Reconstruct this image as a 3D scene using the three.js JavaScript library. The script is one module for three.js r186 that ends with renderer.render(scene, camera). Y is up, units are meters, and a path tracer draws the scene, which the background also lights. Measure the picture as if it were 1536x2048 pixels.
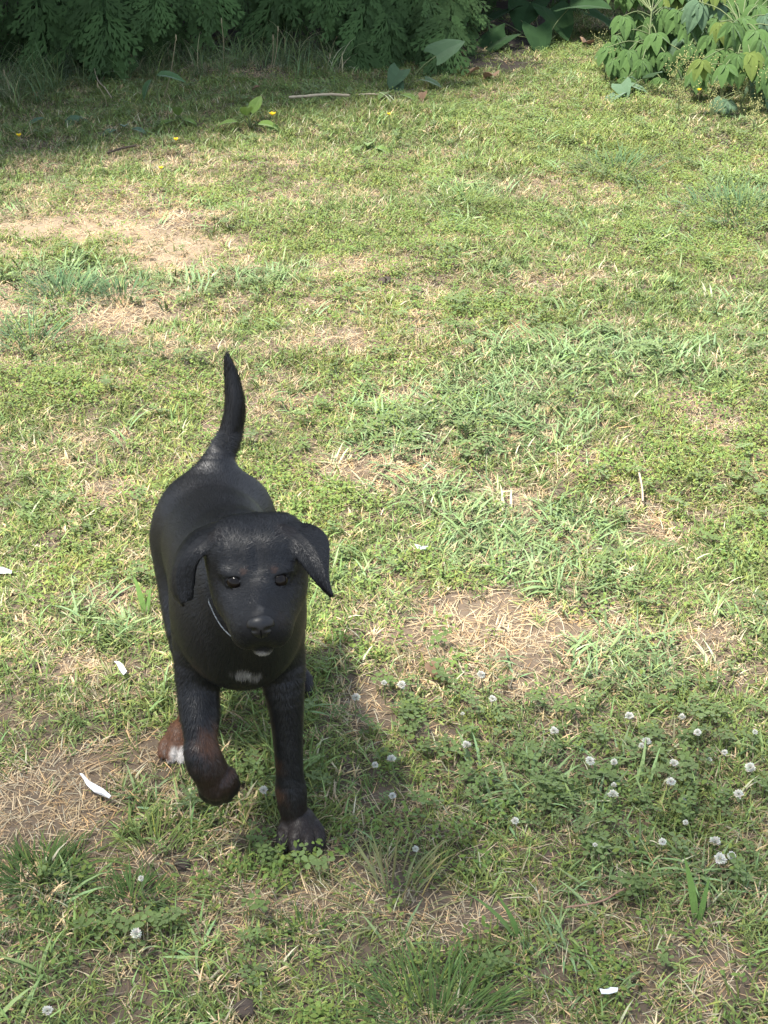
import * as THREE from 'three';
import { mergeGeometries } from 'three/addons/utils/BufferGeometryUtils.js';

// ------------------------------------------------------------------ camera, sky, sun, exposure
const CAM_H = 1.4, PITCH = 30 * Math.PI / 180, F = 2840;      // F: focal length in photograph pixels (1536 x 2048)
const scene = new THREE.Scene();
const camera = new THREE.PerspectiveCamera(2 * Math.atan(1024 / F) * 180 / Math.PI, 768 / 1024, 0.05, 200);
camera.position.set(0, CAM_H, 0);
camera.lookAt(0, CAM_H - Math.sin(PITCH), -Math.cos(PITCH));
camera.updateMatrixWorld();
scene.add(camera);
const renderer = new THREE.WebGLRenderer({ antialias: true });
renderer.setSize(768, 1024);
renderer.toneMapping = THREE.LinearToneMapping;
renderer.toneMappingExposure = 2.95;
renderer.shadowMap.enabled = true;

const SUN = new THREE.Vector3(-0.37, 1.0, 0.15).normalize();
{ // hazy summer sky with thin bright cloud, paler towards the horizon and round the sun
  const W = 256, H = 128, data = new Float32Array(W * H * 4), d = new THREE.Vector3(), hs = (a, b, c) => { let h = Math.imul(a, 374761393) ^ Math.imul(b, 668265263) ^ Math.imul(c, 974634777); h = Math.imul(h ^ h >>> 13, 1274126177); return ((h ^ h >>> 16) >>> 0) / 4294967296; };
  const nz = (x, y, z) => { const i = Math.floor(x), j = Math.floor(y), k = Math.floor(z), f = [x - i, y - j, z - k].map((t) => t * t * (3 - 2 * t)); let o = 0; for (let q = 0; q < 8; q++) o += hs(i + (q & 1), j + (q >> 1 & 1), k + (q >> 2)) * (q & 1 ? f[0] : 1 - f[0]) * (q >> 1 & 1 ? f[1] : 1 - f[1]) * (q >> 2 ? f[2] : 1 - f[2]); return o; };
  for (let r = 0; r < H; r++) for (let c = 0; c < W; c++) {
    const el = ((r + .5) / H - .5) * Math.PI, az = ((c + .5) / W - .5) * 2 * Math.PI; d.set(Math.cos(el) * Math.cos(az), Math.sin(el), Math.cos(el) * Math.sin(az));
    const up = Math.max(0, d.y), h = Math.pow(1 - up, 3), glow = Math.pow(Math.max(0, d.dot(SUN)), 10), q = 3 / (up + .25), n = .6 * nz(d.x * q + 9, 3, d.z * q) + .4 * nz(d.x * q * 2.3, 8, d.z * q * 2.3 + 4), cl = Math.min(1, Math.max(0, (n - .42) / .3)) * .75, i = (r * W + c) * 4;
    const sky = [.24 + .36 * h + .25 * glow, .33 + .31 * h + .24 * glow, .50 + .19 * h + .20 * glow], cloud = [.60, .62, .64];
    for (let k = 0; k < 3; k++) data[i + k] = (d.y < 0 ? .22 : sky[k] + (cloud[k] - sky[k]) * cl); data[i + 3] = 1;
  }
  const sky = new THREE.DataTexture(data, W, H, THREE.RGBAFormat, THREE.FloatType); sky.mapping = THREE.EquirectangularReflectionMapping; sky.magFilter = sky.minFilter = THREE.LinearFilter; sky.wrapS = THREE.RepeatWrapping; sky.needsUpdate = true;
  scene.background = sky; scene.environment = sky;
}

const sun = new THREE.DirectionalLight(0xfffaf2, 3.9);
sun.name = 'sun';
sun.position.copy(SUN).multiplyScalar(14).add(new THREE.Vector3(0, 0, -3));
sun.target.position.set(0, 0, -3);
sun.castShadow = true;
sun.shadow.radius = 9;
sun.shadow.mapSize.set(4096, 4096);
Object.assign(sun.shadow.camera, { left: -7, right: 7, top: 7, bottom: -7, near: 1, far: 30 });
scene.add(sun, sun.target);

// ------------------------------------------------------------------ helpers
function mulberry(a) { return () => { a |= 0; a = a + 0x6D2B79F5 | 0; let t = Math.imul(a ^ a >>> 15, 1 | a); t = t + Math.imul(t ^ t >>> 7, 61 | t) ^ t; return ((t ^ t >>> 14) >>> 0) / 4294967296; }; }
const V = (x, y, z) => new THREE.Vector3(x, y, z);
const lerp = (a, b, t) => a + (b - a) * t, clamp = (x, a = 0, b = 1) => Math.min(b, Math.max(a, x));
const sst = (a, b, x) => { const t = clamp((x - a) / (b - a)); return t * t * (3 - 2 * t); };
function h3(x, y, z) { let h = Math.imul(x, 374761393) ^ Math.imul(y, 668265263) ^ Math.imul(z, 2147483647 ^ 1274126177); h = Math.imul(h ^ h >>> 13, 1274126177); return ((h ^ h >>> 16) >>> 0) / 4294967296; }
function noise3(x, y, z) {
  const ix = Math.floor(x), iy = Math.floor(y), iz = Math.floor(z); let fx = x - ix, fy = y - iy, fz = z - iz;
  fx = fx * fx * (3 - 2 * fx); fy = fy * fy * (3 - 2 * fy); fz = fz * fz * (3 - 2 * fz);
  const l = (a, b, t) => a + (b - a) * t;
  return l(l(l(h3(ix, iy, iz), h3(ix + 1, iy, iz), fx), l(h3(ix, iy + 1, iz), h3(ix + 1, iy + 1, iz), fx), fy),
    l(l(h3(ix, iy, iz + 1), h3(ix + 1, iy, iz + 1), fx), l(h3(ix, iy + 1, iz + 1), h3(ix + 1, iy + 1, iz + 1), fx), fy), fz);
}
const noise2 = (x, y) => noise3(x, y, 7.3);
const fbm2 = (x, y) => noise2(x, y) * .55 + noise2(x * 2.1 + 9, y * 2.1) * .28 + noise2(x * 4.3, y * 4.3 + 5) * .17;
// a photograph pixel at a horizontal distance D from the camera -> a point; on the ground -> D follows
const SP = Math.sin(PITCH), CP = Math.cos(PITCH);
function P(px, py, D) { const u = (px - 768) / F, v = (1024 - py) / F, t = D / (CP + SP * v); return V(u * t, CAM_H + (-SP + CP * v) * t, -D); }
function G(px, py) { const v = (1024 - py) / F, t = CAM_H / (SP - CP * v); return V((px - 768) / F * t, 0, -(CP + SP * v) * t); }
// gentle lawn relief, level under the puppy
function gy(x, z) {
  const d = Math.hypot((x + .19) / .5, (z + 1.62) / .5), k = sst(.6, 1.8, d);
  return k * ((noise2(x * 1.3 + 40, z * 1.3) - .5) * .05 + (noise2(x * 5, z * 5 + 3) - .5) * .028 + (noise2(x * 12, z * 12 + 3) - .5) * .014) + sst(.9, 2.2, x) * sst(-3.2, -6.2, z) * .10;
}
const GP = (px, py) => { const p = G(px, py); p.y = gy(p.x, p.z); return p; };
const taken = new Map();
function numbered(n) { const k = taken.get(n) ?? 0; taken.set(n, k + 1); return k ? n + '_' + String(k).padStart(3, '0') : n; }
function shadows(o) { o.traverse((c) => { if (c.isMesh) { c.castShadow = true; c.receiveShadow = true; } }); return o; }
function tag(o, label, category, group, kind) { if (label) o.userData.label = label; if (category) o.userData.category = category; if (group) o.userData.group = group; if (kind) o.userData.kind = kind; return o; }
function add(o, name) { o.name = numbered(name); shadows(o); scene.add(o); return o; }
function mesh(name, geo, mat, parent) { const m = new THREE.Mesh(geo, mat); m.name = name; m.castShadow = m.receiveShadow = true; if (parent) parent.add(m); return m; }
const lin = (r, g, b) => new THREE.Color().setRGB(r, g, b);

// triangle collector with a colour for each face
class TB {
  constructor() { this.p = []; this.c = []; }
  tri(a, b, c, col) { this.p.push(a.x, a.y, a.z, b.x, b.y, b.z, c.x, c.y, c.z); for (let i = 0; i < 3; i++) this.c.push(col[0], col[1], col[2]); }
  quad(a, b, c, d, col) { this.tri(a, b, c, col); this.tri(a, c, d, col); }
  geo() { const g = new THREE.BufferGeometry(); g.setAttribute('position', new THREE.Float32BufferAttribute(this.p, 3)); g.setAttribute('color', new THREE.Float32BufferAttribute(this.c, 3)); g.computeVertexNormals(); return g; }
}
// a grass blade: starts at base, bows over along azimuth az
function blade(tb, base, az, len, w, el0, bend, segs, col, twist = 0) {
  let p = base.clone(), el = el0, a = az; const step = len / segs; let L = null, R = null;
  for (let i = 0; i <= segs; i++) {
    const t = i / segs, hw = w * .5 * (t < .35 ? .7 + .3 * t / .35 : Math.pow((1 - t) / .65, .75)), s = V(-Math.sin(a + twist * t), Math.sin(twist * t + az * 3) * .35, Math.cos(a + twist * t)).normalize().multiplyScalar(hw);
    const l = p.clone().sub(s), r = p.clone().add(s);
    if (i) { if (i === segs) tb.tri(L, R, p.clone(), col); else tb.quad(L, R, r, l, col); }
    L = l; R = r;
    p = p.clone().add(V(Math.cos(a) * Math.cos(el), Math.sin(el), Math.sin(a) * Math.cos(el)).multiplyScalar(step));
    el -= bend / segs;
  }
}
// a leaf lying along +z from the origin, folded along its midrib; prof(t) is the half width, lobe pulls the base edges back
function leafGeo(L, W, prof, { rows = 6, fold = .25, droop = .3, lobe = 0, wave = 0, seed = 1, stalk = 0, sw = .0016 } = {}) {
  const tb = new TB(), r = mulberry(seed), pts = [];
  for (let i = 0; i <= rows; i++) {
    const t = i / rows, w = W * prof(t), y = -droop * L * t * t, z = L * t, wv = wave * (r() - .5) * W;
    pts.push([V(-w, y + fold * w + wv, z - lobe * L * (1 - t) * (w / W)), V(0, y, z), V(w, y + fold * w - wv, z - lobe * L * (1 - t) * (w / W)),
      V(-w * .55, y + fold * w * .75, z - lobe * .4 * L * (1 - t) * (w / W)), V(w * .55, y + fold * w * .75, z - lobe * .4 * L * (1 - t) * (w / W))]);
  }
  for (let i = 0; i < rows; i++) {
    const a = pts[i], b = pts[i + 1], k = () => { const v = .94 + r() * .12; return [v, v, v]; };
    tb.quad(a[0], a[3], b[3], b[0], k()); tb.quad(a[3], a[1], b[1], b[3], k()); tb.quad(a[1], a[4], b[4], b[1], k()); tb.quad(a[4], a[2], b[2], b[4], k());
  }
  if (stalk) { const c = [1.1, 1.05, .9]; tb.quad(V(-sw, 0, 0), V(sw, 0, 0), V(sw, -stalk * .25, -stalk), V(-sw, -stalk * .25, -stalk), c); tb.quad(V(0, -sw, 0), V(0, sw, 0), V(0, sw - stalk * .25, -stalk), V(0, -sw - stalk * .25, -stalk), c); }
  return tb.geo();
}
const oval = (t) => Math.pow(Math.sin(Math.PI * Math.pow(t, .8)), .8) + .001, heart = (t) => t < .22 ? .82 + t * .8 : Math.pow(Math.cos((t - .22) / .78 * Math.PI / 2), .85) + .001, lance = (t) => Math.pow(Math.sin(Math.PI * Math.pow(t * .96 + .04, .62)), 1.1) + .001;
const leafMat = (c, o = {}) => new THREE.MeshPhysicalMaterial({ color: c, roughness: 1, transmission: .35, thickness: 0, specularIntensity: .6, side: THREE.DoubleSide, vertexColors: true, ...o });

// ------------------------------------------------------------------ what grows where (patches read off the photograph, laid on the ground in metres)
const PATCH = [];
function patch(type, w, ...list) {
  for (const [px, py, rx, ry] of list) {
    const c = G(px, py), dz = Math.abs(G(px, py - ry).z - G(px, py + ry).z) / 2, dx = Math.abs(G(px + rx, py).x - c.x);
    PATCH.push({ type, w, x: c.x, z: c.z, rx: dx, rz: dz });
  }
}
patch('bare', .52, [30, 462, 130, 32], [40, 505, 90, 40], [330, 492, 150, 22], [200, 470, 120, 25]);
patch('straw', 1, [255, 622, 100, 40], [330, 448, 120, 30], [60, 1660, 170, 160], [190, 1750, 240, 75], [640, 1795, 260, 70], [905, 1805, 130, 55], [1385, 830, 60, 45]);
patch('straw', .75, [1000, 1250, 180, 45], [60, 600, 80, 30], [190, 430, 220, 50], [780, 935, 140, 45], [750, 1845, 200, 55], [50, 1880, 90, 90], [1490, 2010, 90, 60], [150, 1362, 150, 32], [1010, 2020, 60, 50], [420, 520, 120, 40], [200, 1000, 110, 35]);
patch('straw', .5, [1050, 570, 90, 30], [880, 585, 160, 25], [1060, 990, 90, 40], [1280, 1020, 80, 40], [850, 785, 140, 30], [690, 695, 80, 20], [1100, 372, 200, 25], [810, 1610, 110, 45], [230, 1180, 70, 45], [1180, 1820, 90, 30], [700, 540, 120, 25], [350, 690, 120, 30], [80, 380, 120, 20], [620, 390, 180, 22], [120, 905, 130, 35], [420, 850, 60, 40], [1230, 560, 90, 20], [700, 1440, 60, 50], [1120, 1470, 70, 30], [480, 1690, 120, 50]);
patch('lime', .9, [100, 770, 140, 50], [330, 775, 110, 35], [660, 1000, 80, 40], [760, 1290, 110, 28], [1350, 490, 190, 45], [1320, 330, 280, 60], [1420, 400, 150, 70], [620, 1080, 60, 110], [1460, 880, 140, 90]);
patch('lime', .6, [350, 400, 220, 40], [860, 1180, 150, 60], [1000, 640, 130, 40], [1180, 1950, 130, 55], [130, 1140, 90, 60], [950, 440, 200, 35], [700, 340, 260, 25], [1290, 950, 120, 70], [1100, 250, 200, 40], [450, 1790, 60, 30], [550, 950, 80, 60]);
patch('wide', .9, [960, 830, 240, 80], [1010, 1070, 190, 90], [480, 565, 130, 35], [1250, 1335, 150, 55], [130, 560, 120, 40], [1200, 720, 170, 50], [1480, 385, 70, 40]);
patch('wide', .6, [850, 990, 150, 45], [1400, 740, 180, 45], [350, 560, 130, 30], [250, 1240, 70, 60], [1100, 1150, 160, 60], [60, 640, 70, 40], [1060, 1560, 180, 60], [1470, 1240, 90, 50], [300, 1580, 90, 40], [920, 400, 60, 30], [60, 1960, 100, 40], [1440, 1830, 130, 60]);
patch('clover', .9, [1250, 1560, 350, 150], [1370, 1740, 240, 120], [330, 1850, 190, 65], [560, 1690, 90, 40], [950, 1455, 220, 110]);
patch('clover', .5, [1450, 1400, 140, 80], [1150, 1890, 250, 70], [620, 1960, 170, 55], [1000, 660, 240, 60], [880, 900, 120, 40], [100, 1000, 110, 60], [1430, 1010, 110, 60], [800, 1560, 160, 60], [500, 600, 200, 40]);
patch('plain', .9, [1150, 1560, 480, 230], [420, 1900, 420, 130], [1250, 1880, 330, 140], [250, 1570, 260, 130], [760, 1500, 220, 160], [650, 1960, 300, 90]);   // turf without the small yellow-green weed
patch('lush', 1, [260, 235, 420, 75], [700, 235, 380, 70], [1180, 230, 380, 100]);       // thick green turf with little thatch
patch('tuft', 1, [1000, 250, 420, 40], [1230, 240, 160, 60]);
function weights(x, z) {
  const o = { bare: 0, straw: 0, lime: 0, wide: 0, clover: 0, tuft: 0, plain: 0, lush: 0 };
  const jx = x + (noise2(x * 9, z * 9) - .5) * .12, jz = z + (noise2(x * 9 + 30, z * 9) - .5) * .16;
  for (const p of PATCH) { const d = Math.hypot((jx - p.x) / p.rx, (jz - p.z) / p.rz); if (d < 1.35) o[p.type] = Math.max(o[p.type], p.w * (1 - sst(.55, 1.35, d))); }
  // patchiness of its own, also outside the photograph
  o.straw = clamp(o.straw + (.6 - .4 * o.lush) * sst(.56, .74, fbm2(x * 3.1 + 11, z * 3.1)) + .25 * sst(.5, .7, noise2(x * 14, z * 14)));
  o.lime = clamp(o.lime + .6 * sst(.52, .7, fbm2(x * 2.3 + 3, z * 2.3 + 17)) * (1 - .75 * o.plain));
  o.wide = clamp(o.wide + .5 * sst(.6, .75, fbm2(x * 3.7 + 23, z * 3.7 + 2)));
  o.clover = clamp(o.clover + .35 * sst(.58, .75, fbm2(x * 4.1 + 5, z * 4.1 + 31)));
  return o;
}

// ------------------------------------------------------------------ ground
{
  const N = 512, img = new Uint8Array(N * N * 4), r = mulberry(5), v = new Float32Array(N * N * 3);
  const wrapN = (x, y, s) => { const X = x / N * s, Y = y / N * s, fx = X / s, fy = Y / s; return lerp(lerp(noise2(X, Y), noise2(X - s, Y), fx), lerp(noise2(X, Y - s), noise2(X - s, Y - s), fx), fy); };
  for (let y = 0; y < N; y++) for (let x = 0; x < N; x++) {
    const n = .55 * wrapN(x, y, 14) + .3 * wrapN(x, y, 60) + .35 * wrapN(x, y, 160), i = (y * N + x) * 3, k = .45 + .75 * n;
    v[i] = k; v[i + 1] = k * .97; v[i + 2] = k * .93;
  }
  for (let s = 0; s < 2600; s++) {                            // fallen straws
    let x = r() * N, y = r() * N, a = r() * 6.28, t = .9 + r() * .8, n = 10 + r() * 26, warm = r() * .15;
    for (let k = 0; k < n; k++) { const X = ((x | 0) + N) % N, Y = ((y | 0) + N) % N, i = (Y * N + X) * 3; v[i] = t; v[i + 1] = t * (.95 - warm * .4); v[i + 2] = t * (.85 - warm); x += Math.cos(a); y += Math.sin(a); a += (r() - .5) * .15; }
  }
  for (let i = 0; i < N * N; i++) { for (let c = 0; c < 3; c++) img[i * 4 + c] = clamp(v[i * 3 + c] * .62) * 255; img[i * 4 + 3] = 255; }
  const tex = new THREE.DataTexture(img, N, N); tex.wrapS = tex.wrapT = THREE.RepeatWrapping; tex.magFilter = THREE.LinearFilter; tex.minFilter = THREE.LinearFilter; tex.needsUpdate = true;
  const xs = [], zs = [], near = .04;
  for (let x = -3.2; x <= 3.2001; x += near) xs.push(x); for (let x = 3.6, s = .5; x < 60; x += s, s *= 1.4) { xs.push(x); xs.unshift(-x); }
  for (let z = -9; z <= .4001; z += near) zs.push(z); for (let z = .8, s = .5; z < 60; z += s, s *= 1.4) zs.push(z); for (let z = -9.5, s = .5; z > -70; z -= s, s *= 1.4) zs.unshift(z);
  const pos = [], uv = [], col = [], idx = [], nx = xs.length, nz = zs.length;
  for (let j = 0; j < nz; j++) for (let i = 0; i < nx; i++) {
    const x = xs[i], z = zs[j], w = Math.abs(x) < 4 && z > -9.2 && z < 1 ? weights(x, z) : { bare: 0, straw: .3 };
    pos.push(x, gy(x, z) + (noise2(x * 22, z * 22) - .5) * .008, z); uv.push(x / .7, z / .7);
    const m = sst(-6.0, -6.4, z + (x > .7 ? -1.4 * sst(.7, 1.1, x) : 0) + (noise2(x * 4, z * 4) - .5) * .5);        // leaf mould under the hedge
    const k = clamp(w.bare * 1.3), q = w.straw * .6;
    let c = [lerp(lerp(.15, .26, q), .54, k), lerp(lerp(.112, .195, q), .42, k), lerp(lerp(.078, .135, q), .29, k)];
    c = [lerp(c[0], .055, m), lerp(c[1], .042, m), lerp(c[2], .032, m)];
    if (Math.abs(x) > 4 || z > 1.5 || z < -10) c = [.22, .25, .10];
    col.push(...c);
  }
  for (let j = 0; j < nz - 1; j++) for (let i = 0; i < nx - 1; i++) { const a = j * nx + i, b = a + 1, c = a + nx, d = c + 1; idx.push(a, c, b, b, c, d); }
  const g = new THREE.BufferGeometry(); g.setAttribute('position', new THREE.Float32BufferAttribute(pos, 3)); g.setAttribute('uv', new THREE.Float32BufferAttribute(uv, 2)); g.setAttribute('color', new THREE.Float32BufferAttribute(col, 3)); g.setIndex(idx); g.computeVertexNormals();
  const m = new THREE.Mesh(g, new THREE.MeshStandardMaterial({ map: tex, bumpMap: tex, bumpScale: .006, roughness: .95, vertexColors: true }));
  add(tag(m, 'bare sandy soil and thatch under the lawn', 'ground', null, 'structure'), 'ground');
}

// ------------------------------------------------------------------ lawn
const grassMat = leafMat(0xffffff, { roughness: 1, transmission: .4, specularIntensity: .5 });
const glossMat = new THREE.MeshStandardMaterial({ color: 0xffffff, roughness: .66, side: THREE.DoubleSide, vertexColors: true });
const strawMat = new THREE.MeshPhysicalMaterial({ color: 0xffffff, roughness: 1, transmission: .25, thickness: 0, side: THREE.DoubleSide, vertexColors: true });
function tuftGeo(seed, n, spread, len, wid, el, bend, segs, vary) {
  const r = mulberry(seed), tb = new TB();
  for (let i = 0; i < n; i++) {
    const a = r() * 6.283, q = Math.sqrt(r()) * spread, t = lerp(1 - vary, 1 + vary, r()), warm = (r() - .4) * vary * .9;
    const col = [t * (1 + warm), t, t * (1 - warm * .8)];
    blade(tb, V(Math.cos(a) * q, -.003, Math.sin(a) * q), r() * 6.283, lerp(len[0], len[1], r()), lerp(wid[0], wid[1], r()), lerp(el[0], el[1], r()), lerp(bend[0], bend[1], r()), segs, col, (r() - .5) * 1.6);
  }
  return tb.geo();
}
function cloverGeo(seed, n) {
  const r = mulberry(seed), tb = new TB();
  for (let i = 0; i < n; i++) {
    const a = r() * 6.283, q = Math.sqrt(r()) * .022, h = .012 + r() * .022, c = V(Math.cos(a) * q, h, Math.sin(a) * q), t = .85 + r() * .35, tilt = (r() - .5) * .7, ta = r() * 6.28, s = .0030 + r() * .0029;
    blade(tb, V(c.x * .5, 0, c.z * .5), a, h * 1.05, .0014, 1.35, .1, 2, [1.2, 1.15, .9]);
    for (let k = 0; k < 3; k++) {
      const b = ta + k * 2.094, d = V(Math.cos(b), Math.sin(tilt) * Math.cos(b - ta) + .12, Math.sin(b)), sd = V(-Math.sin(b), .05, Math.cos(b)), at = (u, w, y = 0) => c.clone().addScaledVector(d, u * s).addScaledVector(sd, w * s).add(V(0, y * s, 0));
      const col = [t, t, t], p0 = at(.05, 0), p1 = at(.9, -.62, .15), p2 = at(1.55, -.55, .1), p3 = at(1.75, 0, -.1), p4 = at(1.55, .55, .1), p5 = at(.9, .62, .15);
      tb.tri(p0, p1, p2, col); tb.tri(p0, p2, p3, col); const c2 = [t * .96, t * .96, t * .96]; tb.tri(p0, p3, p4, c2); tb.tri(p0, p4, p5, c2);
    }
  }
  return tb.geo();
}
function weedGeo(seed, n) {                                    // small creeping weed, round leaves a few millimetres wide
  const r = mulberry(seed), tb = new TB();
  for (let i = 0; i < n; i++) {
    const a = r() * 6.283, q = Math.sqrt(r()) * .02, c = V(Math.cos(a) * q, .004 + r() * .02, Math.sin(a) * q), b = r() * 6.283, s = .0022 + r() * .0026, el = (r() - .3) * 1.1, t = .8 + r() * .45, warm = (r() - .5) * .25;
    const d = V(Math.cos(b) * Math.cos(el), Math.sin(el), Math.sin(b) * Math.cos(el)), sd = V(-Math.sin(b), (r() - .5) * .6, Math.cos(b)).normalize(), at = (u, w) => c.clone().addScaledVector(d, u * s).addScaledVector(sd, w * s), col = [t * (1 + warm), t, t * (1 - warm)];
    const p0 = at(0, 0), p1 = at(.7, -.5), p2 = at(1.5, -.42), p3 = at(2, 0), p4 = at(1.5, .42), p5 = at(.7, .5);
    tb.tri(p0, p1, p5, col); tb.quad(p1, p2, p4, p5, col); tb.tri(p2, p3, p4, col);
  }
  return tb.geo();
}
const KIT = {
  fine: { mat: grassMat, g: [1, 2, 3, 4].map((s) => tuftGeo(s * 17, 14, .017, [.019, .044], [.0016, .0031], [.25, 1.2], [.3, 2.1], 3, .36)) },
  straw: { mat: strawMat, g: [1, 2, 3, 4].map((s) => tuftGeo(s * 31, 13, .026, [.016, .050], [.0009, .0018], [.02, .5], [-.3, 1.3], 4, .38)) },
  lime: { mat: grassMat, g: [1, 2, 3].map((s) => weedGeo(s * 41, 20)) },
  wide: { mat: glossMat, g: [1, 2, 3, 4].map((s) => tuftGeo(s * 53, 7, .014, [.032, .078], [.0034, .0062], [.15, .9], [.2, 1.3], 4, .25)) },
  clover: { mat: grassMat, g: [1, 2, 3].map((s) => cloverGeo(s * 61, 7)) },
  tall: { mat: grassMat, g: [1, 2, 3].map((s) => tuftGeo(s * 71, 14, .04, [.10, .26], [.003, .0055], [.8, 1.5], [.5, 2.2], 5, .28)) },
};
const spots = {}; for (const k in KIT) spots[k] = KIT[k].g.map(() => []);
{
  const r = mulberry(99);
  const put = (kind, x, z, scale, col) => { const L = spots[kind]; L[(r() * L.length) | 0].push([x, gy(x, z), z, r() * 6.283, scale, col, (r() - .5) * .35, (r() - .5) * .35]); };
  const mix = (a, b, t) => [lerp(a[0], b[0], t), lerp(a[1], b[1], t), lerp(a[2], b[2], t)];
  const GREEN = [.135, .20, .052], YEL = [.265, .295, .070], BLUE = [.145, .215, .092], DRY = [.47, .37, .23], ORANGE = [.50, .33, .13], PALE = [.60, .52, .36], LIME = [.150, .240, .052], DEEP = [.06, .115, .035], CLO = [.155, .21, .080];
  const cell = .0145;
  for (let z = -.92; z > -7.9; z -= cell) {
    const D = -z, half = .271 * (.866 * D + .72) + .55;
    for (let x = -half; x < half; x += cell) {
      const X = x + (r() - .5) * cell * 1.6, Z = z + (r() - .5) * cell * 1.6, w = weights(X, Z);
      const edge = X > .7 ? 1.5 * sst(.6, 1.1, X) : 0, under = sst(-6.1, -6.5, Z + edge + (noise2(X * 4, Z * 4) - .5) * .5);   // little grows under the hedge
      if (r() < under * .93) continue;
      const bare = w.bare * (.75 + .25 * noise2(X * 30, Z * 30));
      const tone = .8 + .45 * fbm2(X * 6, Z * 6 + 8), dry = w.straw, n1 = noise2(X * 2.2 + 60, Z * 2.2);
      const wig = () => .85 + r() * .3;
      // green blades
      if (r() < (1 - bare) * (1 - .95 * dry) * .9) {
        let c = mix(GREEN, YEL, clamp(.15 + .9 * w.lime * .7 + .35 * (n1 - .4) + (r() - .5) * .4)); c = mix(c, BLUE, clamp(w.wide * .7 + (r() - .6) * .4)); if (r() < .10 + .5 * dry) c = mix(c, DRY, .6 + r() * .4);
        const q = tone * wig(); put('fine', X, Z, lerp(.7, 1.1, r()) * (.65 + .7 * noise2(X * 9 + 70, Z * 9)) * (1 - .3 * w.lime) * (1 + .25 * w.tuft), [c[0] * q, c[1] * q, c[2] * q]);
      }
      if (r() < (.27 - .13 * w.lush + .73 * dry) * (1 - bare * .72) * .75) {
        let c = mix(DRY, r() < .5 ? PALE : ORANGE, r() * (.35 + .5 * noise2(X * 3 + 8, Z * 3 + 90))); const q = wig() * (.8 + .3 * tone * .8);
        put('straw', X, Z, lerp(.7, 1.2, r()), [c[0] * q, c[1] * q, c[2] * q]);
      }
      if (r() < (.03 + .7 * w.lime) * (1 - bare) * (1 - .7 * dry) * .5) { let c = mix(LIME, YEL, r() * .5); const q = tone * wig(); put('lime', X, Z, lerp(.8, 1.3, r()), [c[0] * q, c[1] * q, c[2] * q]); }
      if (r() < (.015 + .58 * w.wide) * (1 - bare) * (1 - .6 * dry) * .6) { let c = mix(BLUE, GREEN, r() * .7); if (r() < .03) c = mix(c, PALE, .4); const q = tone * wig() * 1.05; put('wide', X, Z, lerp(.6, 1.15, r()), [c[0] * q, c[1] * q, c[2] * q]); }
      if (r() < (.03 + .6 * w.clover) * (1 - bare) * (1 - .6 * dry) * .19) { let c = mix(CLO, GREEN, r() * .8); const q = tone * wig(); put('clover', X, Z, lerp(.75, 1.25, r()), [c[0] * q, c[1] * q, c[2] * q]); }
    }
  }
  // tall uncut grass along the foot of the hedge
  for (let i = 0; i < 420; i++) {
    const px = -60 + r() * 760, py = 128 + (r() + r() - 1) * 45 + 40 * sst(250, 0, px), p = G(px, py);
    if (r() < .5 * noise2(p.x * 3, 4)) continue; const q = .8 + r() * .5, c = mix(BLUE, r() < .2 ? PALE : GREEN, r() * .6);
    put('tall', p.x, p.z, lerp(.35, 1, Math.pow(r(), 1.4)), [c[0] * q, c[1] * q, c[2] * q]);
  }
  const LABEL = {
    fine: ['mown_grass', 'short mown green grass blades covering the lawn'], straw: ['dry_grass', 'dead straw coloured grass lying flat in patches'], lime: ['creeping_weed_grass', 'tiny round leaved yellow green ground cover between grass'],
    wide: ['coarse_grass', 'broad bladed blue green coarse grass in patches'], clover: ['clover_grass_cover', 'low three leaved clover carpet among the grass'], tall: ['tall_grass', 'long uncut grass along the foot of the hedge'],
  };
  const m4 = new THREE.Matrix4(), q4 = new THREE.Quaternion(), e = new THREE.Euler(), s3 = V(1, 1, 1), cc = new THREE.Color();
  for (const k in KIT) KIT[k].g.forEach((g, v) => {
    const L = spots[k][v], im = new THREE.InstancedMesh(g, k === 'fine' && v % 2 ? glossMat : KIT[k].mat, L.length);
    L.forEach(([x, y, z, a, s, c, tx, tz], i) => { e.set(tx, a, tz); q4.setFromEuler(e); s3.setScalar(s); m4.compose(V(x, y, z), q4, s3); im.setMatrixAt(i, m4); im.setColorAt(i, cc.setRGB(c[0], c[1], c[2])); });
    add(tag(im, LABEL[k][1], 'grass', null, 'stuff'), LABEL[k][0]);
  });
  console.log('instances', Object.entries(spots).map(([k, v]) => k + ':' + v.reduce((a, b) => a + b.length, 0)).join(' '));
}
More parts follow.
